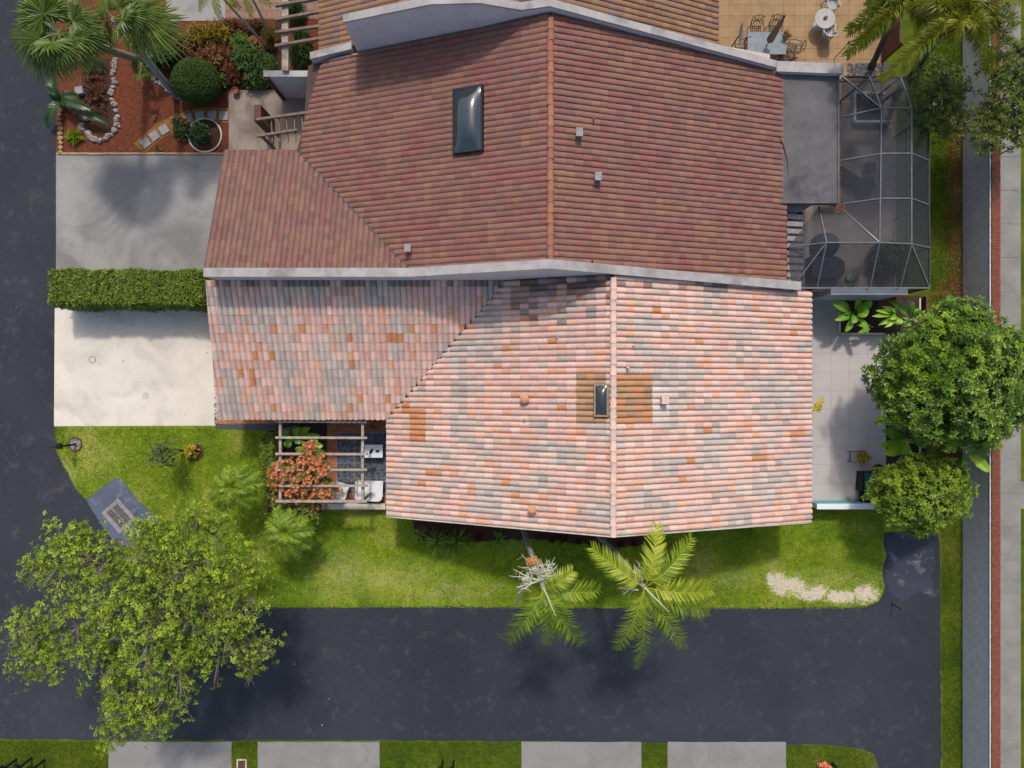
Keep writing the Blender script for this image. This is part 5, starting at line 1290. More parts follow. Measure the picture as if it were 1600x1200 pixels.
c = P(321, 212); t = thing('tree_ring', (c.x, c.y, .01), 'pale round edging ring in the mulch by the curved path', 'edging')
mb = MB(); ring(mb, c, .74, .80, .01, .09, 36, 1.0); mb.build('rim', MAT['cream_wall'], t); mb = MB(); disc(mb, c, .74, .01, .03); mb.build('soil', MAT['mulch_d'], t)
bush('shrub', 'dark green bushy plant inside the round edging ring', 'shrub', P(315, 211, .03), (.42, .42, .4), 90, .16, .08, LF['dark'])
bush('shrub', 'reddish green shrub overhanging the stepping stones', 'shrub', P(287, 203, .02), (.36, .5, .4), 70, .16, .08, LF['dark'])
bush('croton', 'small red croton at the top of the stepping stone curve', 'shrub', P(290, 196, .02), (.25, .22, .45), 30, .14, .06, LF['croton'], core=False)
bush('agave', 'small bright yellow green spiky plant in the mulch near the road', 'plant', P(118, 215, .01), (.18, .18, .14), 26, .34, .05, LF['lime'], core=False, stem=False, cbase=.8)
for (x, y, r) in ((243, 184, .12), (247, 232, .15), (310, 226, .1)): bush('weed', 'tiny green seedling in the orange mulch', 'plant', P(x, y, .01), (r, r, .08), 8, .1, .05, LF['shrub'], core=False, stem=False, group='seedlings in the mulch')
# clipped ball
c = P(322, 142); t = thing('ball_topiary', (c.x, c.y, 0), 'clipped round dark green ball shrub in the mulch bed', 'topiary')
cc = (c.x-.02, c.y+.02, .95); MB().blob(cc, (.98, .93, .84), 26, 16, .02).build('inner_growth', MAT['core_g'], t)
mb = MB(); C, A = ellipsoid_points(cc, (1.02, .96, .88), 5200, (.97, 1.03), -.75); rosettes(mb, C, A, 4, .065, .035, el=(.2, 1.2), cvar=.2); mb.build('foliage', LF['ball'], t)
MB().tube([(c.x, c.y, 0), (c.x, c.y, .4)], .06, 8).build('trunk', MAT['bark_d'], t)
# mixed shrubs behind it
def mixed(px, py, r, mat, lab, L=.2, W=.06, n=60, h=None, cb=.5, nm='shrub', core=True):
    bush(nm, lab, 'shrub', P(px, py, .02), r, n, L, W, mat, h=h, cbase=cb, core=core)
mixed(292, 76, (.6, .5, .4), LF['croton'], 'dark red croton left of the golden foliage in the upper bed', n=90)
mixed(318, 62, (.5, .4, .5), LF['gold'], 'golden croton below the upper concrete pad', .3, .05, 60, cb=.25)
mixed(345, 62, (.55, .5, .55), LF['gold'], 'golden leaved croton in the middle of the upper bed', .3, .05, 70, cb=.2)
mixed(345, 92, (.9, .6, .4), LF['croton'], 'broad reddish brown croton above the clipped ball', .22, .07, 150)
mixed(318, 100, (.6, .4, .35), LF['croton'], 'low brown leafed croton touching the clipped ball', .2, .06, 80, cb=.3)
mixed(368, 118, (.6, .5, .35), LF['croton'], 'dark brown low shrub right of the clipped ball', .2, .05, 80, cb=.2)
mixed(382, 78, (.4, .45, .6), LF['shrub'], 'bright green shrub near the leaning slender trunks', .2, .06, 90, cb=.25)
mixed(392, 100, (.6, .6, .6), LF['dark'], 'green feathery shrub left of the timber walkway', .25, .07, 150, cb=.9)
mixed(405, 128, (.6, .4, .4), LF['dark'], 'green shrub beside the terracotta pot', .22, .07, 110, cb=.8)
mixed(420, 110, (.4, .5, .5), LF['dark'], 'green shrub touching the white corner wall', .22, .07, 90, cb=.8)
mixed(352, 130, (.3, .3, .3), LF['shrub'], 'small green shrub at the right edge of the clipped ball', .18, .06, 40, cb=.2)
mixed(258, 92, (.7, .6, .6), LF['dark'], 'very dark shrub behind the leaning palm trunk', .22, .08, 150, cb=.2)
mixed(232, 88, (.35, .3, .3), LF['dark'], 'dark low shrub under the fan palm crown', .2, .08, 60, cb=.3)
mixed(400, 45, (.5, .3, .3), LF['croton'], 'dark red shrub edge below the terracotta entry tiles', .18, .05, 60, cb=.1)
mixed(362, 45, (.6, .3, .3), LF['croton'], 'brown shrub edge below the upper concrete pad', .18, .05, 70, cb=.25)
mixed(424, 60, (.35, .5, .35), LF['gold'], 'dry straw coloured plant by the timber walkway post', .35, .02, 40, cb=.1)
mixed(466, 22, (.45, .5, .6), LF['dark'], 'green shrub growing between the walkway rafters', .2, .07, 110, cb=.9)
mixed(473, 92, (.4, .5, .6), LF['dark'], 'fern like shrub behind the white corner wall', .35, .06, 80, cb=.7)
mixed(475, 66, (.35, .3, .4), LF['dark'], 'dark shrub by the low wall end', .25, .06, 60, cb=.5)
mixed(150, 135, (.5, .5, .3), LF['croton'], 'reddish brown ground plants in the island bed', .15, .05, 70, cb=.3, core=False)
mixed(152, 165, (.55, .5, .25), LF['croton'], 'dry red ground plants at the centre of the island bed', .14, .05, 60, cb=.25, core=False)
mixed(150, 105, (.5, .4, .3), LF['olive'], 'straggly olive plants under the fan palm in the island bed', .18, .04, 60, cb=.3, core=False)
pot_plant('flower_pot', 'empty terracotta pot on the corner of the entry walk', 'pot', 371, 145, .15, .28, MAT['pot'], (.1, .1, .1), 0, .1, .1, LF['dark'])
pot_plant('flower_pot', 'terracotta pot among the dark shrubs by the slender trunks', 'pot', 400, 68, .17, .3, MAT['pot'], (.15, .15, .1), 6, .12, .05, LF['gold'])
pot_plant('flower_pot', 'terracotta pot nearest the terracotta entry tiles', 'pot', 403, 44, .14, .28, MAT['pot'], (.1, .1, .1), 0, .1, .1, LF['gold'])
# corner wall and walkway timbers
a = P(413, 141); t = thing('corner_wall', P(455, 141), 'white corner wall beside the neighbouring entrance', 'wall')
x0, x1 = P(413, 112, 2.4).x, P(488, 112, 2.4).x; y0 = P(0, 119, 2.4).y
MB().box(((x0+x1)/2, y0+.1, 1.18), (x1-x0, .2, 2.36)).build('wall_face', MAT['wall_grey'], t); MB().box(((x0+x1)/2, y0+.1, 2.4), (x1-x0+.06, .26, .06)).build('cap', MAT['white_pd'], t)
MB().box((x0+.08, y0-.06, 1.2), (.12, .12, 2.3)).build('gate_post', MAT['brown_wood'], t)
t = thing('entry_trellis', P(440, 195), 'small timber trellis over the neighbouring entrance', 'trellis')
z = 2.5
for (p0, p1) in (((401, 187), (488, 175)), ((401, 213), (465, 203))): a = P(*p0, z); b = P(*p1, z); MB().beam(a, b, .1, .14).build('beam', MAT['timber_d'], t)
for x in (424, 436, 448, 460, 472): a = P(x, 184 - (x-424)*.1, z-.1); b = P(x+2, 222, z-.1); MB().beam(a, b, .05, .07).build('batten', MAT['timber_d'], t)
for p in ((410, 196),): q = P(*p, 0); MB().box((P(410, 186, 2.4).x, P(410, 186, 2.4).y, 1.2), (.1, .1, 2.4)).build('post', MAT['timber_d'], t); MB().box((P(408, 212, 2.4).x, P(408, 212, 2.4).y, 1.2), (.1, .1, 2.4)).build('post', MAT['timber_d'], t)
q = P(430, 200); t = thing('entry_gate', (q.x, q.y, .04), 'brown timber door standing under the trellis', 'gate')
for i in range(3): MB().box((P(421 + i*3.5, 196, 0).x, q.y, .95), (.1, .7, 1.8)).build('board', MAT['brown_wood'], t)
t = thing('timber_walkway', P(458, 40), 'timber walkway frame with slanting rafters at the top edge', 'pergola')
z = 2.7
a = P(446, -60, z-.16); b = P(446, 111, z-.16); MB().beam((a.x, a.y, z-.16), (a.x, b.y, z-.16), .28, .14).build('beam', MAT['timber'], t)
for (y0_, y1_) in ((-16, -28), (9, -3), (31, 18), (51, 41), (72, 60)): a = P(430, y0_, z); b = P(501, y1_, z); MB().beam(a, b, .1, .16).build('rafter', MAT['timber_d'], t)
for py in (-30, 105): q = P(446, py, z-.2); MB().box((q.x, q.y, (z-.23)/2), (.14, .14, z-.23)).build('post', MAT['timber'], t)

# ------------------------------------------------------------------ storm drain, post, small planting in the front lawn
c = P(186.5, 806); ang = math.atan2(-22.6, 20)
t = thing('storm_drain', (c.x, c.y, .012), 'storm drain grate with two rows of black bars', 'drain')
Mz = Matrix.Rotation(ang, 4, 'Z')
def loc2(x, y, z=0): v = Mz @ Vector((x, y, 0)); return Vector((c.x+v.x, c.y+v.y, z))
mb = MB()
for (x, y, sx, sy) in ((0, .42, 1.3, .2), (0, -.42, 1.3, .2), (.57, 0, .16, .64), (-.57, 0, .16, .64)): mb.box(loc2(x, y, .022), (sx, sy, .04), M=Mz)
mb.build('frame', MAT['vent_g'], t)
MB().box(loc2(0, 0, .0155), (.98, .64, .004), M=Mz).build('pit', MAT['soil'], t)
MB().box(loc2(0, 0, .028), (.98, .04, .03), M=Mz).build('centre_bar', MAT['vent_g'], t)
bm2 = MB().box((0, 0, 0), (.034, .28, .024)).mesh('bar', MAT['vent_g'])
for s_ in (-1, 1):
    for k in range(11):
        v = loc2(-.45 + k*.09, s_*.16, .03); o = link_mesh('bar', bm2, t); o.location = v - ORG[t]; o.rotation_euler.z = ang
c = P(118, 694); t = thing('post_bed', (c.x, c.y, 0), 'round grey gravel bed in the lawn at the foot of the black post', 'bed')
mb = MB(); disc(mb, c, .29, 0, .03); mb.build('soil', MAT['gravel_d'], t); mb = MB(); ring(mb, c, .28, .33, 0, .06); mb.build('rim', MAT['brown_wood'], t)
mb = MB()
for i in range(150):
    a, r = random.uniform(0, 6.28), .27*random.random()**.5; s_ = random.uniform(.015, .035); mb.blob((c.x+r*math.cos(a), c.y+r*math.sin(a), .035), (s_, s_, s_*.7), 6, 3, .2)
mb.build('gravel', MAT['stone'], t)['kind'] = 'stuff'
t = thing('mailbox_post', (c.x+.02, c.y, .03), 'black mailbox on a post in the front lawn near the road', 'mailbox')
x, y = c.x+.02, c.y
MB().box((x, y, .6), (.08, .08, 1.15)).build('post', MAT['black'], t); MB().box((x-.02, y+.02, 1.2), (.2, .26, .18)).build('mailbox', MAT['black'], t)
MB().tube([(x, y, 1.28), (x, y, 1.9)], [.03, .02], 6).build('finial', MAT['black'], t); MB().box((x, y, 1.0), (.3, .06, .06)).build('bracket', MAT['black'], t)
bush('shrub', 'loose thin twiggy shrub in the front lawn', 'shrub', P(287, 703, 0), (.78, .62, .62), 105, .2, .06, LF['olive'], h=1.95, core=False, cbase=.55, shell=(.2, 1.0)).location = P(287, 703, 0)
c = P(306, 706); t = thing('plant_ring', (c.x, c.y, 0), 'small round dark edging ring in the front lawn', 'edging')
mb = MB(); ring(mb, c, .33, .38, 0, .09); mb.build('rim', MAT['brown_wood'], t); mb = MB(); disc(mb, c, .33, 0, .04); mb.build('soil', MAT['mulch_d'], t)
bush('croton', 'yellow green croton inside the small lawn ring', 'shrub', P(303, 706, .04), (.26, .26, .3), 28, .2, .08, LF['gold'], core=False, cbase=.5)

# ------------------------------------------------------------------ flowering bush, hedges, bed plants
t = thing('bougainvillea', P(468, 742), 'bougainvillea covered in coral orange bracts over the pergola', 'shrub')
mb = MB(); fb_ = MB(); st = MB(); base = P(462, 735, .03)
for (px, py, z, rx, rz_, n) in ((470, 748, 2.1, 1.15, .7, 300), (490, 720, 2.5, .6, .45, 130), (442, 740, 2.2, .6, .5, 130), (508, 768, 2.1, .5, .5, 110), (475, 785, 1.7, 1.0, .5, 200), (440, 780, 1.5, .6, .4, 100), (484, 698, 2.75, .28, .25, 36), (430, 755, 2.0, .35, .3, 40), (505, 735, 2.5, .35, .3, 50)):
    c = P(px, py, z); C, A = ellipsoid_points(c, (rx, rx*.85, rz_), n, (.4, 1.05), -.3, .15); rosettes(mb, C, A*.5+np.array([0, 0, .6]), 6, .13, .07)
    m_ = rng.uniform(0, 1, len(C)) < (.62 if py < 770 else .22); C2 = C[m_] + np.array([0, 0, .06]); 
    rosettes(fb_, C2, A[m_]*.4+np.array([0, 0, .8]), 9, .085, .075, cvar=.35)
    st.tube([base, base.lerp(c, .5) + Vector((0, 0, .2)), c], [.04, .03, .015], 6)
    for k in range(5): e = Vector(C[k]); st.tube([c, c.lerp(e, .6), e], [.012, .01, .005], 4, cap=False)
st.build('branches', MAT['bark_d'], t); mb.build('foliage', LF['shrub'], t); fb_.build('bracts', LF['flower'], t)
banana('banana_plant', 'dark broad leaved plant under the pergola rafters', 465, 680, .03, [(445, 672, 1.2, .4, .35), (455, 690, 1.1, .4, .4), (470, 668, 1.4, .38, .4), (486, 668, 1.3, .35, .5), (500, 680, 1.2, .32, .4), (475, 690, 1.2, .35, .3), (450, 700, 1.2, .35, .3)])
banana('banana_plant', 'light round leaved plant near the top of the bougainvillea', 490, 695, .03, [(505, 696, 1.5, .4, .8), (497, 688, 1.4, .35, .6), (462, 705, 1.4, .3, .9), (480, 690, 1.4, .3, .4)])
def hedge(name, label, x0, x1, y0, y1, h, n, L, W, mat, K=5, arc_=0.0):
    """clipped box hedge between ground pixels"""
    a = P(x0, y1); b = P(x1, y0); cx, cy = (a.x+b.x)/2, (a.y+b.y)/2; lx, ly = (b.x-a.x)/2, (b.y-a.y)/2
    t = thing(name, (cx, cy, 0), label, 'hedge')
    mb = MB(); pts = []; nr = []
    at_, as_ = 4*lx*ly, 2*h*2*(lx+ly)
    for i in range(n):
        u1, u2 = random.uniform(-1, 1), random.uniform(-1, 1)
        if random.random() < at_/(at_+as_*.7): p = (u1*lx, u2*ly, h); nn = (0, 0, 1)
        else:
            zz = random.uniform(.05, 1)*h; per = random.uniform(0, lx+ly)
            if per < lx: sg = random.choice((-1, 1)); p = (u1*lx, sg*ly, zz); nn = (0, sg, .3)
            else: sg = random.choice((-1, 1)); p = (sg*lx, u2*ly, zz); nn = (sg, 0, .3)
        wv = 1 + .05*math.sin(p[0]*2.3+1) + .04*math.sin(p[0]*5.1)
        j = random.gauss(0, .05)
        pts.append((cx + p[0] + nn[0]*j, cy + p[1]*wv + nn[1]*j, max(.03, p[2] + (nn[2] > .9)*(j + .06*math.sin(p[0]*3)) ))); nr.append(nn)
    rosettes(mb, np.array(pts), np.array(nr, dtype=float) + np.array([0, 0, .25]), K, L, W); mb.build('foliage', mat, t)
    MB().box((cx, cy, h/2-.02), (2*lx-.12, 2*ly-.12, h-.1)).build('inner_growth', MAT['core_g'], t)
    st = MB()
    for i in range(max(2, int(lx*2))): x = cx - lx*.9 + 1.8*lx*i/max(1, int(lx*2)-1); st.tube([(x, cy, 0), (x, cy, h*.6)], .03, 5)
    st.build('stems', MAT['bark_d'], t)
    return t
hedge('hedge', 'long clipped green hedge between the two driveways', 120, 344, 434, 482, 1.9, 7500, .11, .06, LF['hedge'])
hedge('hedge', 'short clipped hedge at the left of the pergola', 420, 440, 680, 756, 1.15, 1500, .08, .045, LF['hedge'])
mb = MB(); c = P(226, 462, 1.6)
sheet('planting_bed', wob(gp((640, 785), (1010, 785), (1008, 850), (960, 856), (900, 850), (860, 842), (800, 843), (745, 846), (700, 852), (650, 846)), .3, .08), .016, MAT['mulch_d'])
def spiky(px, py, r, n, lab, mat=LF['yucca'], h=.9, cb=.5, nm='spiky_plant', w_=.035, grp=None):
    b = P(px, py, .01); t = thing(nm, b, lab, 'plant', grp); mb = MB(); ph = rng.uniform(0, 6.28, n); el = rng.uniform(.15, 1.3, n)
    d = np.stack([np.cos(ph)*np.cos(el), np.sin(ph)*np.cos(el), np.sin(el)], 1); p = np.array([[b.x, b.y, b.z+h*.3]])*np.ones((n, 1))
    u = np.stack([-np.cos(ph)*np.sin(el), -np.sin(ph)*np.sin(el), np.cos(el)], 1)
    leaf_quads(mb, p, d, u, r*rng.uniform(.7, 1.15, n), w_*rng.uniform(.8, 1.3, n), np.clip(cb + rng.normal(0, .25, n), 0, 1), .22); mb.build('blades', mat, t)
    MB().tube([b, b + Vector((0, 0, h*.4))], [.06, .05], 6).build('stem', MAT['bark_d'], t)
spiky(684, 844, .8, 130, 'pale green spiky plant below the eave, the left of the big pair'); spiky(714, 845, .78, 130, 'pale green spiky plant below the eave, the right of the big pair')
spiky(658, 832, .5, 60, 'small pale spiky plant near the south west roof corner'); spiky(780, 840, .5, 70, 'small spiky plant left of the grey palm trunk', cb=.35)
for (x, y) in ((845, 838), (862, 841), (880, 842), (905, 845), (925, 848), (748, 838), (970, 850), (990, 848)): spiky(x, y, random.uniform(.22, .34), 34, 'small dry brown plant in the dark bed under the eave', LF['croton'], .25, .15, 'bedding_plant', .03, 'dry bedding plants under the eave')
mb = MB(); mb.tube([P(757, 931, .03), P(770, 922, .06), P(780, 912, .05)], [.02, .015, .008], 5); mb.tube([P(770, 922, .06), P(788, 914, .08), P(793, 908, .05)], [.012, .01, .005], 5); mb.tube([P(775, 918, .06), P(766, 914, .05)], [.01, .004], 4)
tag(mb.build('fallen_branch', LF['drygrey']), 'bare fallen branch lying on the lawn near the road', 'branch')

# ------------------------------------------------------------------ palms
def palm_trunk(t, base, hub, r0, r1, mat, bend=(0, 0)):
    m = (Vector(base)+Vector(hub))/2 + Vector((bend[0], bend[1], 0)); pts = bez(base, m, hub, 14)
    rad = [r0*(1-i/13)+r1*(i/13) + (.05 if i == 0 else 0) + .006*(i % 2) for i in range(14)]
    MB().tube(pts, rad, 10).build('trunk', mat, t, smooth=True)
def flower_spray(t, hub, dirs, n=10, L=.6, orange=0):
    mb = MB()
    for d in dirs:
        d = Vector(d).normalized(); st = [Vector(hub), Vector(hub)+d*L*.5]; mb.tube(st, [.03, .02], 5, col=.6)
        for i in range(n):
            e = d*L*random.uniform(.5, 1) + Vector((random.gauss(0, .24), random.gauss(0, .24), random.uniform(-.2, .1)))*L*1.1
            a = Vector(hub)+d*L*random.uniform(.25, .5); b = Vector(hub)+e; mb.tube([a, a.lerp(b, .5)+Vector((0, 0, .04)), b], [.012, .010, .006], 4, col=random.uniform(.2, 1), cap=False)
            for k in range(3):
                s_ = a.lerp(b, random.uniform(.35, .9)); mb.tube([s_, s_ + Vector((random.gauss(0, .1), random.gauss(0, .1), random.uniform(-.08, .04)))], [.009, .005], 3, col=random.uniform(.2, 1), cap=False)
    mb.build('flower_stalks', LF['cream'], t)
# lower palm with the white sprays
base = P(816, 822); hub = P(850, 920, 8.6)
t = thing('palm_tree', base, 'slender grey palm with big cream flower sprays leaning over the road edge', 'palm')
palm_trunk(t, base, hub, .13, .08, MAT['palm_bark'], (-.05, 0))
mb = MB()
for (x, y, z, a, L, ye) in ((937, 921, 8.1, .9, .5, .25), (895, 893, 8.9, .6, .42, .5), (910, 1008, 7.4, 1.3, .55, .05), (884, 975, 8.3, .8, .45, .0), (856, 1008, 7.2, 1.3, .45, .2), (793, 1000, 7.4, 1.2, .55, .15), (822, 985, 7.6, 1.0, .4, .0), (880, 995, 7.6, 1.2, .4, .1)): frond(mb, hub, P(x, y, z), a, L*1.08, 36, .046, .18, ye, .38)
mb.build('crown', LF['palm'], t)
MB().tube([hub, P(868, 962, 10.0)], [.035, .008], 5).build('spear_leaf', LF['cream'], t)
flower_spray(t, P(843, 907, 8.3), [(-.3, .9, .1), (.5, .6, .2), (-.6, .2, .1), (0, .7, .5), (.3, .2, .2), (-.5, -.2, 0)], 12, .85)
mb = MB(); n_ = 60
C, A = ellipsoid_points(P(833, 877, 8.4), (.25, .17, .15), 90, (.4, 1.1), -.9); rosettes(mb, C, A, 4, .06, .045, cbase=.3); mb.build('fruit_cluster', LF['fruit'], t)
mb = MB(); pts = [P(842, 884, 8.3), P(826, 898, 7.9), P(815, 918, 7.4), P(808, 944, 6.9)]
for k in (-1, 0, 1): mb.tube([p + Vector((k*.035, k*.03, 0)) for p in pts], [.05, .09, .07, .02], 5, col=.4+.2*k)
mb.build('dead_sheath', LF['drygrey'], t)
# second lower palm
base = P(926, 828); hub = P(1007, 918, 8.8)
t = thing('palm_tree', base, 'palm with wide yellow green star of fronds beside the ridge end', 'palm')
palm_trunk(t, base, hub, .13, .08, MAT['palm_bark'], (.0, .15))
mb = MB()
for (x, y, z, a, L, ye) in ((925, 856, 8.0, .9, .5, .55), (1026, 820, 8.2, 1.0, .48, .75), (1081, 840, 8.2, 1.0, .48, .35), (1113, 922, 8.2, .9, .55, .7), (1108, 955, 7.6, 1.0, .6, .3), (1070, 1014, 7.2, 1.2, .5, .25), (993, 1045, 6.6, 1.4, .42, .15), (960, 1014, 7.2, 1.2, .5, .55), (1040, 985, 7.8, .9, .45, .05), (1060, 960, 8.2, .7, .42, .0), (985, 985, 7.4, 1.0, .4, .1)): frond(mb, hub, P(x, y, z), a, L*1.08, 42, .044, .18, ye, .38)
mb.build('crown', LF['palm'], t)
MB().tube([hub, P(1046, 957, 10.2)], [.035, .008], 5).build('spear_leaf', LF['cream'], t)
flower_spray(t, P(1004, 908, 8.3), [(-.3, 1, .0)], 9, .62); flower_spray(t, P(998, 922, 8.2), [(-1, .1, .0)], 9, .62)
# two young feathery palms by the patio
def young_palm(lab, bx, by, hx, hy, hz, tips, L):
    base = P(bx, by); hub = P(hx, hy, hz); t = thing('young_palm', base, lab, 'palm'); palm_trunk(t, base, hub, .09, .06, MAT['bark_d'])
    mb = MB()
    for i, (dx, dy) in enumerate(tips): frond(mb, hub, P(hx+dx, hy+dy, hz-random.uniform(.1, .5)), random.uniform(.3, .5), L, 42, .03, .3, random.uniform(0, .3), .35, rb=.014)
    for k in range(6): a = random.uniform(0, 6.28); r = random.uniform(18, 30); frond(mb, hub, P(hx+r*math.cos(a), hy+r*math.sin(a), hz+.1), .4, L*.8, 34, .028, .3, .2, .3, rb=.012)
    mb.build('crown', LF['palm_y'], t)
young_palm('feathery young palm in the lawn left of the bougainvillea', 400, 752, 362, 762, 2.9, [(-30, 22), (-32, 2), (-24, -20), (-2, -34), (20, -36), (42, -26), (48, -8), (40, 16), (18, 36), (-8, 38), (-20, 36), (30, 30)], .38)
young_palm('feathery young palm below the bougainvillea', 462, 806, 446, 832, 2.6, [(-38, 6), (-28, -18), (-14, -38), (10, -34), (34, -22), (44, -2), (40, 22), (22, 40), (0, 44), (-20, 38), (-34, 26)], .38)
# fan palms, top left
def fan_palm(lab, bx, by, hx, hy, hz, leaves, seed=0, extra=8, rad=1.0, r0=.17):
    base = P(bx, by); hub = P(hx, hy, hz); t = thing('fan_palm', base, lab, 'palm'); palm_trunk(t, base, hub, r0, r0*.75, MAT['palm_bark'] if seed else MAT['bark'], (0, 0))
    mb = MB(); random.seed(50+seed)
    for (x, y, dz, c) in leaves:
        tip = P(x, y, hz+dz); d = tip - hub; L = d.length; fan_leaf(mb, hub, d, L*.45, L*.62, base_c=c)
    for i in range(extra):
        a = random.uniform(0, 6.28); fan_leaf(mb, hub, (math.cos(a), math.sin(a), random.uniform(.1, .9)), random.uniform(.5, .8), rad, base_c=random.uniform(.35, .6))
    mb.build('crown', LF['fan'], t)
fan_palm('big fan palm with broad green leaves over the road corner', 232, 98, 92, 52, 6.2, [(8, 52, -.6, .5), (28, 95, -.9, .55), (60, 112, -1.2, .45), (95, 118, -1.3, .55), (135, 110, -1.2, .6), (175, 72, -.8, .4), (150, 30, .1, .35), (110, -5, .2, .5), (60, -4, .2, .45), (30, 18, -.2, .45), (85, 85, -.2, .5), (55, 75, .1, .5), (120, 70, .2, .5), (160, 55, .2, .4)], 0, 14, 1.15)
fan_palm('leaning fan palm with pale drooping leaves at the top edge', 275, 150, 178, 30, 6.0, [(240, 75, -1.2, .75), (205, 58, -1.0, .6), (280, 28, -.7, .7), (250, 2, -.3, .6), (150, -5, .0, .5), (130, 40, -.5, .35), (165, 65, -1.0, .35), (290, 50, -1.0, .6), (215, 20, .3, .5), (190, -15, .3, .5)], 1, 5, .9, .15)
fan_palm('low dark fan palm beside the leaning trunk', 228, 112, 222, 100, 1.2, [(205, 85, .1, .2), (200, 100, -.1, .25), (208, 118, -.2, .5), (222, 125, -.3, .7), (236, 124, -.2, .4), (238, 95, .2, .2)], 2, 2, .4, .07)
random.seed(11)
c = P(104, 165); t = thing('cycad', (c.x, c.y, .01), 'dark cycad with long arching fronds by the road edge', 'cycad')
MB().lathe((c.x, c.y, .01), [(.16, 0), (.18, .3), (.1, .45)], 10).build('trunk', MAT['bark_d'], t); mb = MB(); hub = Vector((c.x, c.y, .5))
for (x, y, z) in ((82, 124, .7), (168, 192, .35), (76, 198, .3), (88, 145, .6), (120, 150, .4), (140, 170, .9)): frond(mb, hub, P(x, y, z), .5, .3, 60, .035, .05, 0, .1, .05)
mb.build('crown', LF['cycad'], t)
# two slender leaning stems at the top
for (bx, by, hx, hy, lab) in ((419, 76, 335, -18, 'slender leaning palm stem reaching to the upper left'), (427, 62, 384, -22, 'slender leaning palm stem right of its twin')):
    base = P(bx, by); hub = P(hx, hy, 5.2); t = thing('slender_palm', base, lab, 'palm'); palm_trunk(t, base, hub, .055, .045, MAT['palm_bark'])
    mb = MB()
    for k in range(7): a = k*.9+.3; frond(mb, hub, hub + Vector((1.0*math.cos(a), 1.0*math.sin(a), -.4)), .4, .25, 24, .03, .2, .4)
    mb.build('crown', LF['fox'], t)
# foxtail palms, top right
def fox(lab, bx, by, hx, hy, hz, tips, L=.5):
    base = P(bx, by); hub = P(hx, hy, hz); t = thing('foxtail_palm', base, lab, 'palm'); palm_trunk(t, base, hub, .14, .1, MAT['bark_d'])
    mb = MB()
    for (x, y, dz, ye) in tips: frond(mb, hub, P(x, y, hz+dz), 1.0, L, 150, .04, 1.2, ye, .25, .16, .55)
    mb.build('crown', LF['fox'], t)
fox('bushy foxtail palm with plumed fronds over the boundary wall', 1400, 150, 1490, 28, 6.6, [(1376, 126, -1.1, .25), (1440, 70, -.3, .2), (1545, 112, -1.2, .1), (1590, 40, -.7, .25), (1600, 0, -.4, .3), (1560, -20, 0, .2), (1465, -25, 0, .3), (1420, 8, -.2, .2), (1575, 65, -1.0, -.2), (1530, 60, .3, .1), (1480, 62, .2, .5), (1515, 0, .4, .3)])
fox('foxtail palm at the top edge above the timber gate', 1362, 104, 1408, 2, 5.8, [(1322, 88, -1.0, .15), (1324, 50, -.9, -.3), (1355, 10, -.4, -.2), (1460, 30, -.4, .1), (1345, 70, -.7, .3), (1400, -50, 0, .2), (1450, -20, 0, .2), (1380, 30, -.3, .3), (1440, 38, -.6, .0)])

# ------------------------------------------------------------------ broadleaf trees
def lobe(px, py, z, rp, rz=None):
    r = rp*(H-z)/F; return (P(px, py, z), (r, r, rz if rz else r*.55))
tree('shade_tree', 'large spreading open crowned tree over the street corner', 'tree', P(335, 880), P(318, 890, 2.6),
     [lobe(110, 868, 5.6, 62), lobe(60, 885, 5.2, 32), lobe(50, 985, 5.6, 48), lobe(115, 985, 6.2, 62), lobe(62, 1025, 5.2, 45), lobe(200, 1085, 5.6, 58), lobe(190, 1128, 4.8, 42), lobe(255, 1090, 5.6, 52), lobe(290, 870, 6.6, 80), lobe(375, 885, 6.2, 42), lobe(240, 845, 5.8, 50), lobe(340, 985, 6.2, 62), lobe(395, 1015, 5.4, 32), lobe(385, 1045, 5.0, 22), lobe(180, 930, 6.6, 70), lobe(275, 1030, 6.2, 62), lobe(235, 975, 6.9, 70), lobe(370, 940, 6.2, 48), lobe(225, 835, 5.0, 18), lobe(135, 838, 5.2, 26), lobe(300, 925, 6.8, 70), lobe(160, 1035, 5.8, 50), lobe(245, 1130, 4.8, 30), lobe(330, 835, 5.6, 40), lobe(160, 880, 6.0, 50)],
     25, 8, .12, .055, LF['shade_tree'], MAT['bark'], twigs=24, clump=(6, .17), shell=(.4, 1.05), lump=.25, zmin=-.45, tr=.2, cb=(.25, .75), twig_r=.016)
tree('round_tree', 'large dense round topped ficus right of the back patio', 'tree', P(1420, 590), P(1420, 590, 2.0),
     [lobe(1485, 595, 4.6, 92, 1.7), lobe(1420, 585, 3.9, 50, 1.2), lobe(1452, 538, 3.9, 40, 1.2), lobe(1500, 525, 4.2, 50, 1.3), lobe(1555, 560, 4.2, 50, 1.3), lobe(1560, 625, 4.0, 46, 1.2), lobe(1515, 652, 4.0, 48, 1.2), lobe(1460, 632, 3.8, 44, 1.2), lobe(1395, 610, 3.2, 30, .8)],
     150, 10, .19, .075, LF['ficus'], MAT['bark_d'], twigs=5, clump=(2, .07), core=.78, shell=(.74, 1.08), lump=.16, cb=(.05, .8))
tree('round_tree', 'smaller round leafy tree at the foot of the back patio', 'tree', P(1405, 752), P(1405, 752, 1.4),
     [lobe(1432, 770, 3.0, 56, 1.1), lobe(1395, 765, 2.6, 36, .8), lobe(1470, 770, 2.7, 42, .9), lobe(1442, 745, 2.8, 28, .8), lobe(1430, 795, 2.5, 38, .8), lobe(1478, 750, 2.6, 32, .8), lobe(1485, 785, 2.3, 26, .6)],
     150, 10, .165, .07, LF['lime'], MAT['bark_d'], twigs=5, clump=(2, .07), core=.7, shell=(.8, 1.06), lump=.12, tr=.1, cb=(.2, .75))
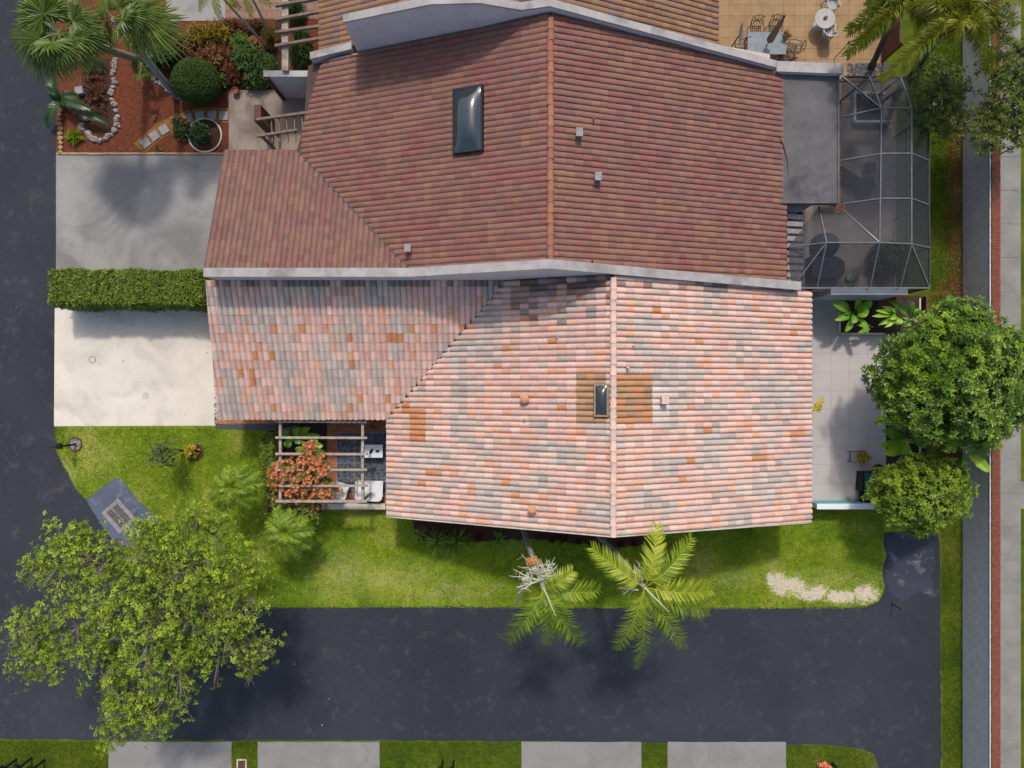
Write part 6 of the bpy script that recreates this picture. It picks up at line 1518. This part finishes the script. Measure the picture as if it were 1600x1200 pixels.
tree('roadside_tree', 'bright green tree half cut off at the upper right edge', 'tree', P(1530, 210), P(1535, 205, 2.2),
     [lobe(1570, 105, 4.8, 42), lobe(1590, 150, 4.6, 45), lobe(1545, 205, 4.0, 38), lobe(1595, 195, 4.4, 40), lobe(1600, 90, 4.6, 36), lobe(1535, 175, 4.0, 22)],
     150, 9, .15, .06, LF['upper'], MAT['bark'], twigs=22, shell=(.5, 1.06), lump=.2, tr=.12, cb=(.5, 1.0))
tree('verge_tree', 'dark green fine leaved tree between screen and boundary wall', 'tree', P(1448, 195), P(1448, 192, 1.6),
     [lobe(1460, 150, 3.4, 42), lobe(1480, 190, 3.0, 34), lobe(1455, 118, 3.2, 32), lobe(1490, 130, 3.2, 30), lobe(1470, 170, 3.6, 34), lobe(1450, 185, 2.6, 24)],
     190, 8, .12, .05, LF['upper'], MAT['bark_d'], twigs=6, shell=(.5, 1.06), lump=.2, tr=.09, cb=(.15, .7))

# ------------------------------------------------------------------ lawn grass, litter, edge details
def in_poly(x, y, poly):
    ins = np.zeros(len(x), dtype=bool); n = len(poly)
    for i in range(n):
        x0, y0 = poly[i]; x1, y1 = poly[(i+1) % n]
        c = ((y0 > y) != (y1 > y)); xi = (x1-x0)*(y-y0)/((y1-y0) if y1 != y0 else 1e-9) + x0
        ins ^= c & (x < xi)
    return ins
def grass(name, label, polys, dens, mat, holes=(), z0=0.0, hgt=.055):
    mb = MB()
    for poly in polys:
        xs = [p[0] for p in poly]; ys = [p[1] for p in poly]; ar = (max(xs)-min(xs))*(max(ys)-min(ys)); n = int(ar*dens)
        x = rng.uniform(min(xs), max(xs), n); y = rng.uniform(min(ys), max(ys), n); k = in_poly(x, y, poly)
        for h_ in holes: k &= ~in_poly(x, y, h_)
        x, y = x[k], y[k]; keep = np.ones(len(x))
        for p, rx, ry, kk in BARE: keep = np.minimum(keep, 1 - kk*(1.0 if kk > .8 else .8)*np.clip(1.35 - np.hypot((x-p.x)/rx, (y-p.y)/ry), 0, 1)*1.6)
        m = rng.uniform(0, 1, len(x)) < np.clip(keep, 0.03, 1); x, y = x[m], y[m]; n = len(x)
        a = rng.uniform(0, 6.28, n); h = hgt*rng.uniform(.5, 1.3, n); l = h*rng.uniform(.3, 1.3, n); w_ = rng.uniform(.007, .014, n)
        b0 = np.stack([x + np.cos(a+1.57)*w_, y + np.sin(a+1.57)*w_, np.full(n, z0)], 1); b1 = np.stack([x - np.cos(a+1.57)*w_, y - np.sin(a+1.57)*w_, np.full(n, z0)], 1)
        tp = np.stack([x + np.cos(a)*l, y + np.sin(a)*l, z0 + h], 1)
        V = np.stack([b0, b1, tp], 1).reshape(-1, 3); mb.add(V, [np.arange(3*n).reshape(-1, 3)], np.repeat(np.repeat(rng.uniform(0, 1, n), 3)[:, None], 4, 1))
    return tag(mb.build(name, mat, loc=(0, 0, 0)), label, 'grass', kind='stuff')
apron = gp((135, 781), (181, 746), (190, 748), (214, 779), (235, 798), (247, 814), (243, 820), (228, 835), (205, 850), (190, 862), (160, 822))
lawn = gp((86, 667), (336, 668), (420, 671), (420, 800), (606, 794), (606, 785), (1270, 785), (1270, 797), (1378, 797), (1381, 832), (1378, 850), (1383, 868), (1377, 895), (1382, 915), (1373, 939), (1350, 950), (1100, 951), (640, 949), (420, 950), (330, 948), (285, 943), (240, 919), (200, 873), (160, 823), (135, 782), (117, 762), (99, 727), (88, 704))
bed = gp((640, 785), (1010, 785), (1008, 850), (960, 856), (900, 850), (860, 842), (800, 843), (745, 846), (700, 852), (650, 846))
rings = [[(P(118, 694).x + .33*math.cos(k*.4), P(118, 694).y + .33*math.sin(k*.4)) for k in range(16)], [(P(306, 706).x + .38*math.cos(k*.4), P(306, 706).y + .38*math.sin(k*.4)) for k in range(16)]]
grass('grass', 'short green lawn grass round the pink roofed house', [lawn], 1900, LF['grass'], [apron, bed] + rings)
vg = [gp((-20, 1157), (169, 1158), (169, 1260), (-20, 1260)), gp((363, 1159), (402, 1159), (402, 1260), (363, 1260)), gp((594, 1159), (814, 1160), (814, 1260), (594, 1260)), gp((1003, 1162), (1042, 1162), (1042, 1260), (1003, 1260)),
      gp((1229, 1164), (1290, 1165), (1345, 1171), (1366, 1179), (1372, 1200), (1373, 1260), (1229, 1260)), gp((1470, 830), (1503, 830), (1508, 1260), (1473, 1260)), gp((1453, 460), (1503, 460), (1503, 830), (1468, 830)), gp((1428, 0), (1504, 0), (1504, 455), (1454, 455), (1454, 190), (1428, 120))]
grass('grass', 'duller verge grass across the street and along the boundary wall', vg, 1300, LF['grass_v'], (), .005)
def scatter(name, label, cat, polys_px, n, L, W, mat, z):
    mb = MB()
    for (x0, x1, y0, y1), k in zip(polys_px, n):
        xs = rng.uniform(x0, x1, k); ys = rng.uniform(y0, y1, k); p = np.array([tuple(P(a, b, z)) for a, b in zip(xs, ys)]); p[:, 2] += .015
        a = rng.uniform(0, 6.28, k); d = np.stack([np.cos(a), np.sin(a), rng.uniform(0, .3, k)], 1); leaf_quads(mb, p, d, np.tile([0, 0, 1.0], (k, 1)), L*rng.uniform(.6, 1.3, k), W*rng.uniform(.7, 1.2, k), rng.uniform(0, 1, k))
    return tag(mb.build(name, mat), label, cat, kind='stuff')
scatter('fallen_petals', 'tiny white petals scattered on the lawn round the shade tree', 'petals', [(180, 480, 730, 940), (300, 480, 850, 940), (430, 620, 1020, 1140)], [90, 24, 3], .055, .045, LF['petal'], .045)
scatter('leaf_litter', 'brown fallen leaves beside the boundary wall', 'leaves', [(1478, 1505, 180, 450), (1470, 1506, 440, 520), (1470, 1505, 650, 740), (1440, 1470, 455, 500)], [700, 260, 260, 60], .09, .05, LF['litter'], .03)
scatter('leaf_litter', 'rusty leaves caught along the flat roof gutter', 'leaves', [(1309, 1313, 225, 322), (1296, 1318, 318, 330), (1211, 1216, 185, 220)], [140, 90, 90], .08, .04, LF['litter'], 3.0)
scatter('leaf_litter', 'few dark leaves on the pale driveway under the hedge', 'leaves', [(110, 330, 485, 500), (100, 330, 500, 650), (95, 340, 250, 430)], [16, 8, 14], .07, .04, LF['litter'], .032)
scatter('mulch_chips', 'loose orange bark chips in the front bed', 'mulch', [(95, 355, 150, 238), (185, 260, 80, 150)], [1500, 500], .07, .025, LF['litter'], .015)
# letter boxes and markers along the bottom verge
def mailbox(px, py, lab, flower=False):
    c = P(px, py); t = thing('mailbox', (c.x, c.y, 0), lab, 'mailbox', 'mailboxes along the bottom verge')
    MB().box((c.x, c.y, .5), (.08, .08, 1.0)).build('post', MAT['black'], t)
    mb = MB(); vs = []; n = 10
    for s_ in (-1, 1):
        for i in range(n+1): a = math.pi*i/n; vs.append((c.x + .1*math.cos(a), c.y + s_*.24, 1.08 + .1*math.sin(a)))
        vs += [(c.x - .1, c.y + s_*.24, .99), (c.x + .1, c.y + s_*.24, .99)]
    m = n+3; mb.add(vs, [np.array([(i, (i+1) % m, m+(i+1) % m, m+i) for i in range(m)]), np.array([list(range(m))[::-1]]), np.array([list(range(m, 2*m))])]); mb.build('box', MAT['black'], t)
    MB().box((c.x+.115, c.y, 1.14), (.012, .03, .16)).build('flag', MAT['brick'], t)
mailbox(26, 1186, 'black mailbox at the bottom left, the nearest to the corner'); mailbox(50, 1184, 'black mailbox at the bottom left, the middle of three'); mailbox(70, 1187, 'black mailbox at the bottom left, the right of three')
mailbox(692, 1188, 'black mailbox on the bottom verge, left of the middle pair'); mailbox(709, 1188, 'black mailbox on the bottom verge, right of the middle pair'); mailbox(1300, 1192, 'black mailbox at the bottom right beside the pink flowers')
bush('flower_clump', 'pink and green flower clump on the bottom right verge', 'plant', P(1284, 1196, .01), (.25, .2, .25), 26, .12, .08, LF['flower'], core=False)
c = P(378, 1195); t = thing('meter_cover', (c.x, c.y, .01), 'reddish rectangular cover with a pale rim in the bottom verge', 'cover')
MB().box((c.x, c.y, .02), (.34, .44, .03)).build('lid', MAT['brown_wood'], t); mb = MB()
for (dx, dy, sx, sy) in ((-.2, 0, .06, .56), (.2, 0, .06, .56), (0, .25, .34, .06), (0, -.25, .34, .06)): mb.box((c.x+dx, c.y+dy, .022), (sx, sy, .045))
mb.build('rim', MAT['cream_wall'], t)
c = P(1393, 943); t = thing('marker_post', (c.x, c.y, .006), 'thin dark marker post at the edge of the asphalt stub', 'post')
MB().tube([(c.x, c.y, 0), (c.x, c.y, .85)], .03, 8).build('post', MAT['black'], t); MB().lathe((c.x, c.y, .85), [(.036, 0), (.036, .05), (.02, .07)], 8).build('cap', MAT['alu_d'], t)
c = P(1576, 243); t = thing('street_sign', (c.x-1.2, c.y, 0), 'blue grey street sign on a pole beyond the boundary wall', 'sign')
MB().tube([(c.x-1.2, c.y-.3, 0), (c.x-1.2, c.y-.3, 2.6)], .03, 8).build('pole', MAT['vent_g'], t); MB().box((c.x-.95, c.y-.25, 2.45), (.9, .05, .22), rz=.35).build('sign_plate', MAT['dish'], t)
# worn patch of the asphalt stub
sheet('road', wob(gp((1384, 834), (1458, 833), (1462, 880), (1455, 905), (1460, 932), (1432, 925), (1410, 938), (1388, 926), (1385, 900), (1389, 870)), .1, .09), 0.0105, MAT['asphalt_worn'], label='greyer worn asphalt patch on the road stub')
